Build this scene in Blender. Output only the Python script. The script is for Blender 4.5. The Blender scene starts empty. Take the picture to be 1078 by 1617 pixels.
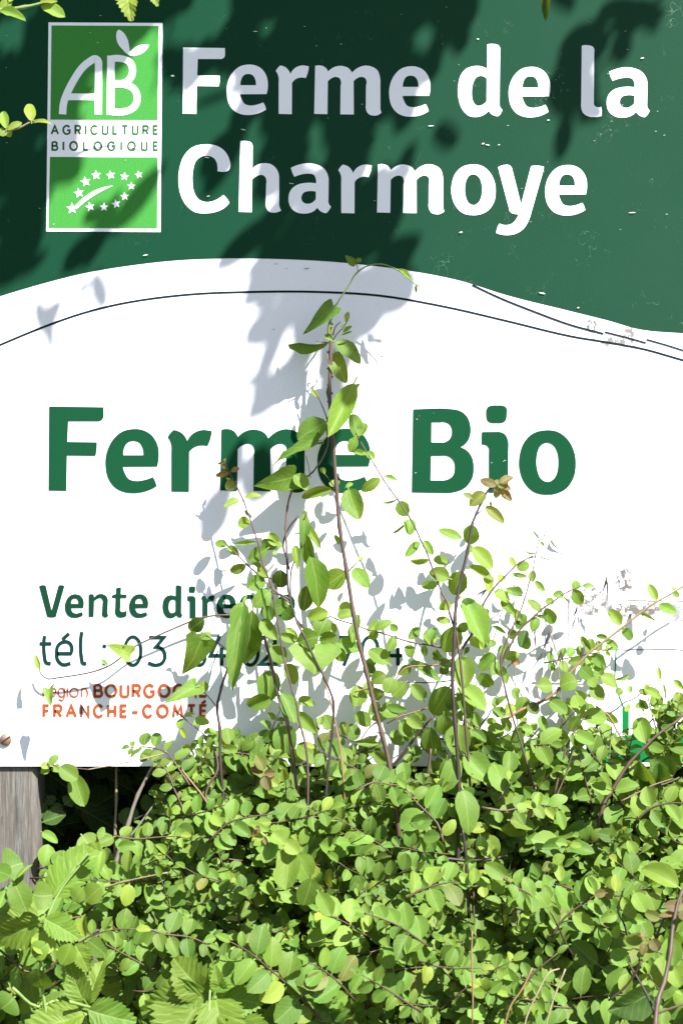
import bpy, math, random
import numpy as np
from mathutils import Vector, Matrix
from mathutils.geometry import tessellate_polygon
R = random.Random(7)
C = bpy.context.scene.collection
sc = bpy.context.scene

# ------------------------------------------------------------ camera, light, exposure
D = 3.2                       # camera distance to the sign (m); 1 photo pixel = 1 mm on the sign
ZC = 1.15                     # height of the camera; lower edge of the sign hangs at 0.75 m
cd = bpy.data.cameras.new('camera'); cam = bpy.data.objects.new('camera', cd); C.objects.link(cam)
cam.location = (0, -D, ZC); cam.rotation_euler = (math.pi / 2, 0, 0)
cd.sensor_width = 36; cd.lens = 36 * D / 1.617; cd.clip_end = 500; cd.clip_start = 0.05
cd.dof.use_dof = True; cd.dof.focus_distance = D - 0.04; cd.dof.aperture_fstop = 9
sc.camera = cam
SUN = Vector((-0.40, 0.50, -0.77)).normalized()       # the way the light travels
el = math.asin(-SUN.z); az = math.atan2(-SUN.x, -SUN.y)
w = bpy.data.worlds.new('World'); sc.world = w; w.use_nodes = True
nt = w.node_tree; sky = nt.nodes.new('ShaderNodeTexSky'); sky.sky_type = 'NISHITA'; sky.sun_disc = False
sky.sun_elevation = el; sky.sun_rotation = az; sky.air_density = 1.0; sky.dust_density = 1.5
bg = nt.nodes['Background']; bg.inputs['Strength'].default_value = 0.055
nt.links.new(sky.outputs[0], bg.inputs[0])
sl = bpy.data.lights.new('sun', 'SUN'); sl.energy = 5.0; sl.angle = math.radians(0.5); sl.color = (1, 0.965, 0.9)
so = bpy.data.objects.new('sun', sl); C.objects.link(so); so.rotation_euler = SUN.to_track_quat('-Z', 'Y').to_euler()
so.location = (2, -3, 6)
vs = sc.view_settings; vs.view_transform = 'Standard'; vs.look = 'None'; vs.gamma = 1; vs.use_curve_mapping = False
vs.exposure = 1.8
sc.cycles.max_bounces = 8; sc.cycles.transmission_bounces = 4

# ------------------------------------------------------------ helpers
def W(px, py, d=0.0):
    k = (D - d) / D
    return Vector(((px - 539) / 1000 * k, -d, ZC + (808.5 - py) / 1000 * k))
def link(o, parent=None):
    C.objects.link(o)
    if parent is not None: o.parent = parent
    return o
def thing(name, label, cat, loc=(0, 0, 0), group=None):
    o = bpy.data.objects.new(name, None); o.empty_display_size = .05; link(o); o.location = loc
    o['label'] = label; o['category'] = cat
    if group: o['group'] = group
    return o
def mesh(name, vs_, fs, mat, parent=None, smooth=False, label=None, uv=None, kind=None):
    """vertices in world coordinates; the object is put at its thing's origin"""
    off = parent_world(parent)
    me = bpy.data.meshes.new(name)
    me.from_pydata([tuple(Vector(v) - off) for v in vs_], [], fs)
    if smooth: me.polygons.foreach_set('use_smooth', [True] * len(me.polygons))
    if uv:
        l = me.uv_layers.new(name='UVMap')
        l.data.foreach_set('uv', [c for lp in me.loops for c in uv[lp.vertex_index]])
    me.materials.append(mat); o = bpy.data.objects.new(name, me); link(o, parent)
    if label: o['label'] = label
    if kind: o['kind'] = kind
    return o
def parent_world(p):
    v = Vector((0, 0, 0))
    while p is not None: v += Vector(p.location); p = p.parent
    return v

class Nodes:
    def __init__(s, name):
        s.m = bpy.data.materials.new(name); s.m.use_nodes = True; s.t = s.m.node_tree
        s.b = s.t.nodes['Principled BSDF']; s.out = s.t.nodes['Material Output']
    def n(s, t, **k):
        x = s.t.nodes.new(t)
        for a, v in k.items():
            if a in ('operation', 'blend_type', 'data_type', 'attribute_name', 'attribute_type', 'noise_dimensions', 'feature', 'wave_type', 'bands_direction', 'clamp', 'use_clamp', 'interpolation_type'):
                setattr(x, a, v)
            else: x.inputs[a].default_value = v
        return x
    def l(s, a, b): s.t.links.new(a, b)
    def math(s, op, a, b=None, c=None, clamp=False):
        x = s.t.nodes.new('ShaderNodeMath'); x.operation = op; x.use_clamp = clamp
        for i, v in enumerate((a, b, c)):
            if v is None: continue
            if isinstance(v, (int, float)): x.inputs[i].default_value = v
            else: s.l(v, x.inputs[i])
        return x.outputs[0]
    def mix(s, f, a, b, mode='MIX'):
        x = s.t.nodes.new('ShaderNodeMix'); x.data_type = 'RGBA'; x.blend_type = mode
        for i, v in ((0, f), (6, a), (7, b)):
            if isinstance(v, (int, float)): x.inputs[i].default_value = v
            elif isinstance(v, tuple): x.inputs[i].default_value = v if len(v) == 4 else (*v, 1)
            else: s.l(v, x.inputs[i])
        return x.outputs[2]
    def noise(s, scale, vec=None, detail=3, rough=.5):
        x = s.t.nodes.new('ShaderNodeTexNoise'); x.inputs['Scale'].default_value = scale
        x.inputs['Detail'].default_value = detail; x.inputs['Roughness'].default_value = rough
        if vec is not None: s.l(vec, x.inputs['Vector'])
        return x.outputs[0]
    def ramp(s, v, lo, hi):
        x = s.t.nodes.new('ShaderNodeMapRange'); x.inputs[1].default_value = lo; x.inputs[2].default_value = hi
        s.l(v, x.inputs[0]); return x.outputs[0]
    def pos(s):
        return s.t.nodes.new('ShaderNodeNewGeometry').outputs['Position']
    def scaled(s, v, sx, sy, sz):
        x = s.t.nodes.new('ShaderNodeMapping'); x.inputs['Scale'].default_value = (sx, sy, sz); s.l(v, x.inputs[0]); return x.outputs[0]
    def bump(s, h, strength, dist=.001):
        x = s.t.nodes.new('ShaderNodeBump'); x.inputs['Strength'].default_value = strength; x.inputs['Distance'].default_value = dist
        s.l(h, x.inputs['Height']); s.l(x.outputs[0], s.b.inputs['Normal'])
    def base(s, c):
        if isinstance(c, tuple): s.b.inputs['Base Color'].default_value = (*c, 1)
        else: s.l(c, s.b.inputs['Base Color'])

def px_to_x(px): return (px - 539) / 1000
def py_to_z(py): return ZC + (808.5 - py) / 1000

def print_mat(name, col, haze=0.0, var=.12, rough=.6):
    """printed vinyl: ink colour, faint horizontal weave, weathering that pales it towards the right edge"""
    q = Nodes(name); p = q.pos()
    weave = q.noise(1.0, q.scaled(p, 380, 1, 620), 3, .7)
    cloud = q.noise(9, p, 5, .6)
    c = q.mix(q.math('MULTIPLY', q.math('SUBTRACT', weave, .32), var * 14, clamp=True), tuple(x * 1.12 for x in col), tuple(min(1, x * .55) for x in col))
    if haze > 0:
        sep = q.n('ShaderNodeSeparateXYZ'); q.l(p, sep.inputs[0])
        g = q.ramp(sep.outputs[0], -.25, .55)
        f = q.math('MULTIPLY', q.math('MULTIPLY', g, haze), q.math('ADD', cloud, .45))
        c = q.mix(f, c, (.045, .080, .062))
        # hair scratches: thin crests of a stretched noise
        sn = q.noise(1.0, q.scaled(p, 55, 1, 42), 2, .5)
        thin = q.math('LESS_THAN', q.math('ABSOLUTE', q.math('SUBTRACT', sn, .53)), .0035)
        pat = q.ramp(q.noise(14, p, 4, .7), .56, .66)
        c = q.mix(q.math('MULTIPLY', q.math('MULTIPLY', thin, pat), q.math('ADD', q.math('MULTIPLY', g, .45), .12)), c, (.30, .36, .34))
    q.base(c); q.b.inputs['Roughness'].default_value = rough
    q.b.inputs['Specular IOR Level'].default_value = .05
    q.bump(weave, .2, .0003)
    return q.m

def white_mat():
    q = Nodes('sign_white_print'); p = q.pos()
    sep = q.n('ShaderNodeSeparateXYZ'); q.l(p, sep.inputs[0]); X, Z = sep.outputs[0], sep.outputs[2]
    weave = q.noise(1.0, q.scaled(p, 150, 1, 640), 3, .6)
    c = q.mix(q.ramp(weave, .35, .75), (.76, .76, .86), (.69, .69, .80))
    n1 = q.noise(75, p, 6, .75); n2 = q.noise(18, p, 4, .6)
    def box(cx, cy, hw, hh, soft):
        a = q.math('DIVIDE', q.math('ABSOLUTE', q.math('SUBTRACT', X, px_to_x(cx))), hw / 1000)
        b = q.math('DIVIDE', q.math('ABSOLUTE', q.math('SUBTRACT', Z, py_to_z(cy))), hh / 1000)
        r = q.math('SQRT', q.math('ADD', q.math('POWER', a, 2.0), q.math('POWER', b, 2.0)))
        x = q.n('ShaderNodeMapRange'); x.inputs[1].default_value = 1.0; x.inputs[2].default_value = 1.0 - soft * .6; q.l(r, x.inputs[0]); return x.outputs[0]
    speck = q.ramp(n1, .47, .53); speck2 = q.ramp(n1, .45, .51)
    dirt = None
    for args, sp, k in (((985, 918, 22, 32, .8), speck, 1.0), ((935, 950, 38, 38, .8), speck, .95), ((1000, 962, 60, 17, .6), speck2, .97),
                        ((1075, 968, 45, 20, .6), speck2, .8), ((933, 514, 12, 14, .7), speck2, 1.0), ((992, 526, 13, 14, .7), speck2, .9),
                        ((968, 540, 60, 16, .9), speck, .9), ((858, 1020, 32, 45, .9), q.ramp(n2, .3, .7), .80)):
        m = q.math('MULTIPLY', q.math('MULTIPLY', box(*args), sp), k)
        dirt = m if dirt is None else q.math('MAXIMUM', dirt, m)
    c = q.mix(dirt, c, (.10, .092, .084))
    # two long horizontal creases in the print
    for cy, x0, wd, kk in ((1026, 895, .0012, .95), (949, 990, .0010, .9)):
        wob = q.math('MULTIPLY', q.math('SUBTRACT', q.noise(40, p, 4), .5), .006)
        dz = q.math('ABSOLUTE', q.math('ADD', q.math('SUBTRACT', Z, py_to_z(cy)), wob))
        ln = q.math('MULTIPLY', q.math('LESS_THAN', dz, wd), q.math('GREATER_THAN', X, px_to_x(x0)))
        c = q.mix(q.math('MULTIPLY', ln, kk), c, (.08, .08, .075))
    vx = q.math('ABSOLUTE', q.math('ADD', q.math('SUBTRACT', X, px_to_x(897)), q.math('MULTIPLY', q.math('SUBTRACT', q.noise(60, p, 3), .5), .005)))
    vl = q.math('MULTIPLY', q.math('LESS_THAN', vx, .0008), q.math('MULTIPLY', q.math('LESS_THAN', Z, py_to_z(912)), q.math('GREATER_THAN', Z, py_to_z(1026))))
    c = q.mix(q.math('MULTIPLY', vl, .9), c, (.1, .1, .1))
    q.base(c); q.b.inputs['Roughness'].default_value = .45
    q.bump(weave, .15, .0003)
    return q.m

def flat_mat(name, col, rough=.6, var=.25, scale=60, bump=.2, metallic=0):
    q = Nodes(name); p = q.pos(); n = q.noise(scale, p, 4, .6)
    q.base(q.mix(n, tuple(x * (1 - var) for x in col), tuple(min(1, x * (1 + var)) for x in col)))
    q.b.inputs['Roughness'].default_value = rough; q.b.inputs['Metallic'].default_value = metallic
    q.bump(n, bump, .001); return q.m

def leaf_mat(name, source, teeth=False):
    """leaf: colour from the object or the tint attribute; midrib and side veins from the uv; pale underside; light passes through"""
    q = Nodes(name)
    if source == 'object': col = q.n('ShaderNodeObjectInfo').outputs['Color']
    else: col = q.n('ShaderNodeAttribute', attribute_name='tint').outputs['Color']
    uv = q.n('ShaderNodeUVMap').outputs[0]; sep = q.n('ShaderNodeSeparateXYZ'); q.l(uv, sep.inputs[0]); U, V = sep.outputs[0], sep.outputs[1]
    au = q.math('ABSOLUTE', q.math('SUBTRACT', U, .5))
    rib = q.ramp(au, .035, .012)
    ph = q.math('SUBTRACT', q.math('ADD', V, q.math('MULTIPLY', q.noise(55, q.pos(), 2), .16)), q.math('MULTIPLY', au, .75 if not teeth else .8))
    sv = q.math('ABSOLUTE', q.math('SUBTRACT', q.math('FRACT', q.math('MULTIPLY', ph, 6.0 if not teeth else 7.0)), .5))
    side = q.math('MULTIPLY', q.ramp(sv, .12, .02), .22 if not teeth else .55)
    vein = q.math('MAXIMUM', q.math('MULTIPLY', rib, .55), side)
    n = q.noise(140, q.pos(), 3, .6); big = q.noise(28, q.pos(), 2)
    c = q.mix(q.math('MULTIPLY', n, .45), col, (.5, .55, .3), 'MULTIPLY')
    c = q.mix(q.ramp(big, .3, .75), c, q.mix(.35, c, (.16, .2, .04)))
    c = q.mix(vein, c, q.mix(.5, c, (.30, .42, .14)))
    back = q.n('ShaderNodeNewGeometry').outputs['Backfacing']
    c = q.mix(q.math('MULTIPLY', back, .45), c, (.13, .19, .09))
    # brown specks of insect damage on some leaves
    vor = q.n('ShaderNodeTexVoronoi'); vor.inputs['Scale'].default_value = 60; q.l(q.pos(), vor.inputs['Vector'])
    sp = q.math('MULTIPLY', q.math('LESS_THAN', vor.outputs['Distance'], .13), q.ramp(q.noise(11, q.pos(), 1), .56, .60))
    c = q.mix(q.math('MULTIPLY', sp, .8), c, (.06, .045, .02))
    q.base(c); q.b.inputs['Roughness'].default_value = .55; q.b.inputs['Specular IOR Level'].default_value = .22
    q.bump(q.math('ADD', q.math('MULTIPLY', n, .4), q.math('MULTIPLY', vein, -1.0)), .35, .0008)
    tr = q.n('ShaderNodeBsdfTranslucent'); q.l(q.mix(1.0, c, (1.5, 1.25, .45), 'MULTIPLY'), tr.inputs['Color'])
    mx = q.n('ShaderNodeMixShader'); mx.inputs[0].default_value = .42
    q.l(q.b.outputs[0], mx.inputs[1]); q.l(tr.outputs[0], mx.inputs[2]); q.l(mx.outputs[0], q.out.inputs[0])
    return q.m

M = dict(
    white=white_mat(),
    green=print_mat('sign_dark_green_print', (.0052, .042, .0215), .16),
    lettergreen=print_mat('letter_green_print', (.0045, .050, .021)),
    teal=print_mat('letter_teal_print', (.0045, .036, .019)),
    deepteal=print_mat('letter_deep_teal_print', (.004, .028, .024)),
    lime=print_mat('logo_bright_green_print', (.045, .225, .042)),
    limetext=print_mat('logo_text_green_print', (.02, .10, .028)),
    kelly=print_mat('band_green_print', (.005, .15, .04)),
    orange=print_mat('orange_print', (.27, .055, .014)),
    navy=print_mat('dark_line_print', (.010, .018, .022)),
    whiteink=print_mat('white_letter_print', (.76, .76, .86), var=.035),
    edge=flat_mat('sign_edge', (.10, .03, .09)), scuff=flat_mat('scuff', (.16, .15, .15)), chip=flat_mat('chip', (.62, .66, .64)),
    leaf=leaf_mat('leaf', 'object'), leafs=leaf_mat('leaf_mass', 'attr'), toothed=leaf_mat('toothed_leaf', 'object', True),
    brown=flat_mat('twig_brown', (.060, .036, .026)), dark=flat_mat('twig_dark', (.024, .014, .013)), pink=flat_mat('twig_pinkish', (.105, .062, .048)),
    tan=flat_mat('twig_tan', (.17, .10, .045)), grey=flat_mat('bark_grey', (.10, .085, .068)), gstem=flat_mat('green_stem', (.13, .20, .05)),
    palestem=flat_mat('pale_stem', (.18, .14, .085)), spike=flat_mat('grass_seed_husk', (.075, .06, .055)), straw=flat_mat('straw', (.18,.14,.09)),
    screw=flat_mat('rusty_screw', (.20, .13, .09), .5, .5, 250, .5, .3), slot=flat_mat('screw_slot', (.015, .01, .01)),
)
def wood_mat():
    q = Nodes('weathered_wood'); p = q.pos()
    g = q.noise(1.0, q.scaled(p, 190, 60, 14), 7, .75); f = q.noise(1.0, q.scaled(p, 600, 200, 25), 3)
    wv = q.noise(1.0, q.scaled(p, 22, 22, 1.6), 3)
    c = q.mix(q.ramp(g, .38, .60), (.040, .039, .037), (.155, .155, .150))
    crk = q.math('MULTIPLY', q.math('LESS_THAN', q.math('ABSOLUTE', q.math('SUBTRACT', q.noise(1.0, q.scaled(p, 95, 40, 3.2), 2), .5)), .022), q.ramp(q.noise(9, p, 2), .42, .5))
    c = q.mix(q.math('MULTIPLY', crk, .85), c, (.015, .013, .012))
    c = q.mix(q.math('MULTIPLY', q.ramp(wv, .45, .52), .35), c, (.14, .115, .095))
    c = q.mix(q.math('MULTIPLY', q.ramp(f, .46, .58), .6), c, (.07, .06, .055))
    q.base(c); q.b.inputs['Roughness'].default_value = .85; q.bump(q.math('ADD', g, q.math('MULTIPLY', f, .4)), .8, .002); return q.m
M['wood'] = wood_mat()

# ------------------------------------------------------------ ground
def ground_mat():
    q = Nodes('soil_and_turf'); p = q.pos()
    a = q.noise(2.2, p, 6, .6); b = q.noise(60, p, 5, .7)
    c = q.mix(q.ramp(a, .40, .55), q.mix(b, (.035, .024, .015), (.09, .065, .04)), q.mix(b, (.03, .05, .012), (.08, .11, .03)))
    q.base(c); q.b.inputs['Roughness'].default_value = .95; q.bump(b, .6, .02); return q.m
g = mesh('ground', [(-60, -60, 0), (60, -60, 0), (60, 60, 0), (-60, 60, 0)], [(0, 1, 2, 3)], ground_mat()); g['kind'] = 'structure'

# ------------------------------------------------------------ sign board
SX0, SX1, SY0, SY1 = -62, 1420, -70, 1210       # its outline in millimetres measured from the picture's corner
sign = thing('farm_sign', 'large green and white farm shop sign board behind the climbing shoots', 'sign', (0, 0, .75))
def panel():
    a, b = px_to_x(SX0), px_to_x(SX1); t, z = py_to_z(SY0), py_to_z(SY1); y1 = .0045
    v = [(a, 0, z), (b, 0, z), (b, 0, t), (a, 0, t), (a, y1, z), (b, y1, z), (b, y1, t), (a, y1, t)]
    o = mesh('panel', v, [(0, 1, 2, 3), (5, 4, 7, 6), (1, 0, 4, 5), (2, 1, 5, 6), (3, 2, 6, 7), (0, 3, 7, 4)], M['white'], sign)
    o.data.materials.append(M['edge'])
    for i in range(1, 6): o.data.polygons[i].material_index = 1
panel()

def catmull(pts, closed=True, step=5):
    """pts: (x, y, corner?); smooth through the plain ones, straight/cusp at the corner ones"""
    n = len(pts); out = []
    rng = range(n) if closed else range(n - 1)
    for i in rng:
        p1, p2 = pts[i], pts[(i + 1) % n]
        p0 = pts[i - 1] if (closed or i > 0) else p1
        p3 = pts[(i + 2) % n] if (closed or i + 2 < n) else p2
        c1, c2 = len(p1) > 2, len(p2) > 2
        if c1 and c2: out.append((p1[0], p1[1])); continue
        d = math.hypot(p2[0] - p1[0], p2[1] - p1[1])
        def tan(a, b, c):      # centripetal-like tangent at b
            la = math.hypot(b[0] - a[0], b[1] - a[1]) or 1; lc = math.hypot(c[0] - b[0], c[1] - b[1]) or 1
            tx = (b[0] - a[0]) / la + (c[0] - b[0]) / lc; ty = (b[1] - a[1]) / la + (c[1] - b[1]) / lc
            l = math.hypot(tx, ty) or 1; return tx / l, ty / l
        ch = ((p2[0] - p1[0]) / (d or 1), (p2[1] - p1[1]) / (d or 1))
        if not c1: m1 = tan(p0, p1, p3 if False else p2)
        if not c2: m2 = tan(p1, p2, p3)
        if c1: dot = m2[0] * ch[0] + m2[1] * ch[1]; m1 = (2 * dot * ch[0] - m2[0], 2 * dot * ch[1] - m2[1])
        if c2: dot = m1[0] * ch[0] + m1[1] * ch[1]; m2 = (2 * dot * ch[0] - m1[0], 2 * dot * ch[1] - m1[1])
        for k in range(step):
            t = k / step; h00 = 2*t**3 - 3*t*t + 1; h10 = t**3 - 2*t*t + t; h01 = -2*t**3 + 3*t*t; h11 = t**3 - t*t
            out.append(tuple(h00 * p1[j] + h10 * d * m1[j] + h01 * p2[j] + h11 * d * m2[j] for j in (0, 1)))
    if not closed: out.append((pts[-1][0], pts[-1][1]))
    return out
def P(s):
    r = []
    for t in s.split():
        c = t.endswith('c'); a, b = t.rstrip('c').split(',')
        r.append((float(a), float(b), 1) if c else (float(a), float(b)))
    return r

class Ink:
    """flat print on the board; every piece is a hair prouder than the one before"""
    def __init__(s, base): s.v = []; s.f = []; s.y = base
    def poly(s, loops):
        vv = [[Vector((x, y, 0)) for x, y in lp] for lp in loops]; n0 = len(s.v)
        for lp in loops: s.v += [(px_to_x(x), -s.y, py_to_z(y)) for x, y in lp]
        flat = [p for lp in vv for p in lp]
        for t in tessellate_polygon(vv):
            a, b, c = (flat[i] for i in t); cr = (b.x - a.x) * (c.y - a.y) - (b.y - a.y) * (c.x - a.x)
            if abs(cr) < 1e-9: continue
            s.f.append(tuple(n0 + i for i in (t if cr < 0 else t[::-1])))
        s.y += 3e-5
    def stroke(s, pts, wd, closed=False):
        n = len(pts); n0 = len(s.v); k = n if closed else n - 1
        for i, (x, y) in enumerate(pts):
            a = pts[i - 1] if (i > 0 or closed) else None; b = pts[(i + 1) % n] if (i < n - 1 or closed) else None
            d1 = d2 = None
            if a: l = math.hypot(x - a[0], y - a[1]) or 1; d1 = ((x - a[0]) / l, (y - a[1]) / l)
            if b: l = math.hypot(b[0] - x, b[1] - y) or 1; d2 = ((b[0] - x) / l, (b[1] - y) / l)
            d1 = d1 or d2; d2 = d2 or d1
            tx, ty = d1[0] + d2[0], d1[1] + d2[1]; l = math.hypot(tx, ty) or 1; tx /= l; ty /= l
            cosh = max(.45, tx * d1[0] + ty * d1[1]); h = wd / 2 / cosh
            s.v += [(px_to_x(x - ty * h), -s.y, py_to_z(y + tx * h)), (px_to_x(x + ty * h), -s.y, py_to_z(y - tx * h))]
        for i in range(k):
            j = (i + 1) % n; s.f.append((n0 + 2 * i, n0 + 2 * j, n0 + 2 * j + 1, n0 + 2 * i + 1))
        s.y += 3e-5
    def build(s, name, mat, parent=None, label=None):
        return mesh(name, s.v, s.f, mat, parent or sign, label=label)

# upper green field with its wavy lower edge
edge = catmull(P('-62,489 0,468 60,450 130,432 200,420 280,411 360,408 440,409 520,413 600,421 680,433 730,444 800,466 900,491 960,506 1010,520 1078,526 1150,530 1300,540 1420,552'), False, 4)
ink = Ink(.0004); v0 = []
for x, y in edge: ink.v += [(px_to_x(x), -.0004, py_to_z(y)), (px_to_x(x), -.0004, py_to_z(SY0 + 2))]
for i in range(len(edge) - 1): ink.f.append((2 * i, 2 * i + 2, 2 * i + 3, 2 * i + 1))
ink.build('green_field', M['green'], label='dark green upper field with a wavy lower edge')
ink = Ink(.0004); ink.stroke(catmull(P('-62,572 0,545 60,520 130,495 200,478 300,465 400,461 500,461 600,467 700,484 800,507 900,531 960,541 1018,552 1078,569 1200,600 1420,650'), False, 5), 3.5)
ink.build('curved_line', M['navy'])
ink = Ink(.0009); ink.stroke(catmull(P('745,450 790,471 840,491 900,513 952,527'), False, 5), 3.0); ink.stroke([(954, 524), (985, 532), (1019, 541.5)], 2.4)
ink.stroke([(1020, 536), (1050, 544.5), (1080, 554), (1200, 590), (1420, 650)], 2.4)
ink.build('curved_line', M['navy'])

# glyph outlines, traced at four times size: first point string is the outline, the others holes
G = {
'F': ('38,100c 300,104c 301,145c 292,166 268,173c 130,173c 126,276c 268,278c 267,312 262,345c 124,343c 121,519c 35,517c', 280, 50),
'e': ('563,394c 571,345 565,288 535,238 492,213 445,208 390,222 342,268 316,330 312,392 326,455 360,500 400,520 440,526 500,519 560,492c 553,467 541,446c 500,461 460,466 425,456 405,425 396,395c|398,338c 404,300 420,275 445,267 475,275 491,300 496,338c', 280, 50),
'r': ('648,214c 682,226 702,247 712,268c 735,235 765,218 795,214c 828,219c 822,258 808,294c 775,290 745,300 722,325c 721,521c 638,519c 638,320c 634,275 620,250c 630,232 648,214c', 280, 50),
'm': ('386,840c 425,838 450,850 467,876c 500,850 535,840 570,843 600,858 617,884c 655,852 700,838 740,844 778,868 792,905 796,950c 796,1090c 797,1115 803,1134c 780,1150 750,1153 725,1145 708,1122 705,1085c 706,960c 703,920 680,909 655,915 628,937c 629,1146c 544,1145c 546,965c 541,920 515,909 490,917 466,937c 463,1144c 380,1142c', 500, 50),
'h': ('398,691c 440,692 466,702 475,740c 474,868c 510,838 550,831 590,838 625,868 641,920c 641,1085c 644,1108 654,1129c 630,1140 600,1143 575,1135 560,1110 557,1075c 560,960c 556,922 538,906 508,910 472,934c 470,1140c 388,1138c', 280, 50),
'a': ('715,860c 765,840 820,831 872,838 918,860 946,900 953,950c 951,1075c 956,1090 968,1104c 955,1128 938,1146c 905,1136 882,1111c 850,1138 800,1149 750,1140 714,1110 700,1060 709,1010 742,974 800,956 873,958c 871,925 858,903 830,897 790,900 737,917c 724,890 715,860c|872,1010c 830,1007 797,1016 781,1045 790,1075 820,1087 850,1078 872,1058c', 280, 50),
'C': ('331,1080c 290,1118 240,1138 180,1146 112,1138 57,1095 22,1030 8,950 15,860 45,780 100,728 180,711 250,720 303,755 331,805 338,845 326,876 292,884 255,880c 253,835 235,800 200,784 160,786 122,812 102,865 97,950 108,1015 140,1060 190,1075 240,1064 293,1030c 315,1052 331,1080c', 280, 50),
'd': ('275,44c 320,42 348,52 356,90c 352,420c 357,442 370,456c 360,480 343,497c 308,488 284,462c 250,490 205,502 160,495 116,452 93,382 91,310 107,240 142,198 200,180 240,184 274,198c|272,260c 240,243 207,252 185,290 177,345 184,400 208,430 240,427 271,402c', 700, 60),
'l': ('869,50c 920,49 942,60 947,92c 945,408c 950,428 965,437 992,435c 996,465 993,494c 950,500 908,495 878,475 866,445 865,410c', 700, 60),
'o': ('187,798 242,808 290,848 319,905 327,960 318,1030 283,1085 232,1112 180,1118 122,1105 73,1055 51,990 51,930 72,860 117,814|187,860 216,873 236,908 242,955 235,1010 215,1043 187,1055 157,1040 139,1000 134,950 142,900 160,870', 700, 60),
'y': ('343,815c 385,800 415,803 432,830c 487,1050c 550,808c 590,805 630,812c 628,830c 551,1100c 530,1160 500,1205 450,1235 390,1243 332,1230c 338,1198 352,1170c 395,1180 430,1170 455,1145 472,1110c 440,1108 420,1097 411,1072c', 700, 60),
'B': ('48,65c 180,60c 270,62 345,76 388,112 408,165 408,225 387,272 342,304c 387,325 420,372 430,435 420,500 380,555 320,583 240,592c 40,588c|164,146c 220,146c 270,155 290,185 290,225 272,258 235,275c 163,273c|161,358c 230,357c 280,367 306,400 310,440 300,480 268,506 220,513c 158,513c', 640, 630),
'i': ('480,208c 570,207c 620,218 642,250 648,300c 645,590c 525,590c 525,335c 521,305 505,290 478,288c#575,40 620,44 636,58 638,95 632,132 615,147 570,151 530,147 514,132 508,95 512,58 530,44', 640, 630),
'V': ('50,64c 72,58 92,62c 128,218c 170,62c 190,58 208,66c 155,258c 128,262 100,258c', 50, 910),
't': ('533,80c 550,74 565,78c 563,118c 598,119c 600,130 597,141c 561,141c 561,205c 564,226 597,218c 600,238 598,255c 570,264 538,257 528,205c 530,141c 508,140c 506,130 508,124c 533,115c', 50, 910),
'n': ('362,118c 380,114 394,118c 397,135c 420,116 450,114 476,130 484,165c 481,225c 483,240 486,252c 466,262 448,250 447,225c 450,170c 440,140 415,145 397,160c 394,258c 362,258c', 50, 910),
'c': ('325,130c 300,116 260,116 228,135 212,190 228,240 265,260 300,260 326,246c 316,224c 290,236 262,232 250,190 260,148 285,138 312,152c', 50, 910),
}
def glyph(ch):
    s, x0, y0 = G[ch]; return [[catmull(P(l)) for l in part.split('|')] for part in s.split('#')], x0, y0
def put(ink, ch, X0, Y0, sx=1.0, sy=None):
    """outline kept at traced place when X0 is None, else its bounding box corner goes to X0 and baseline to Y0"""
    parts, x0, y0 = glyph(ch); sy = sy or sx
    allp = [p for pt in parts for p in pt[0]]; mnx = min(p[0] for p in allp); mxy = max(p[1] for p in allp)
    for pt in parts:
        if X0 is None: ink.poly([[(x0 + x / 3.993, y0 + y / 3.993) for x, y in lp] for lp in pt])
        else: ink.poly([[(X0 + (x - mnx) * sx / 3.993, Y0 + (y - mxy) * sy / 3.993) for x, y in lp] for lp in pt])
def width(ch):
    parts, _, _ = glyph(ch); p = [q[0] for pt in parts for q in pt[0]]; return (max(p) - min(p)) / 3.993
def word(name, items, mat, sy, y0=.0009):
    ink = Ink(y0)
    for ch, a, b, base in items:      # left x, right x, baseline y
        put(ink, ch, a, base, (b - a) / width(ch), sy)
    return ink.build(name, mat)
word('word_lettering', [('F', 288.7, 355.5, 180), ('e', 358, 423, 181.8), ('r', 435.5, 487.5, 180.5), ('m', 496, 602, 182.8), ('e', 614, 679, 184.5)], M['whiteink'], 1.0).data
word('word_lettering', [('d', 722.5, 792.5, 185), ('e', 802.5, 868, 185.5)], M['whiteink'], 1.0)
word('word_lettering', [('l', 916.5, 949.5, 185), ('a', 957, 1025, 186)], M['whiteink'], 1.0)
word('word_lettering', [('C', 282, 364, 337), ('h', 377, 444, 336), ('a', 455.5, 522.5, 337.5), ('r', 534, 586.5, 337), ('m', 595, 701, 338.5), ('o', 712, 782, 340), ('y', 783, 858, 371.5), ('e', 860, 926, 340.5)], M['whiteink'], 1.0)
word('word_lettering', [('F', 77.3, 164.3, 775), ('e', 167, 251.3, 778.5), ('r', 265, 334.7, 776.5), ('m', 348, 483, 778), ('e', 501, 584.5, 778)], M['lettergreen'], 1.27)
ink = Ink(.0009)
for ch in 'B': put(ink, ch, None, 0)
put(ink, 'i', None, 0)
put(ink, 'o', 819, 781, 89.5 / width('o'), 1.27)
ink.build('word_lettering', M['lettergreen'])
s = .62
word('word_lettering', [('V', 62.3, 102.5, 974.8), ('e', 103, 133, 975.5), ('n', 140.5, 171.5, 975), ('t', 177, 200.5, 975), ('e', 204.3, 234.5, 975.5)], M['teal'], .47).data
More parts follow.
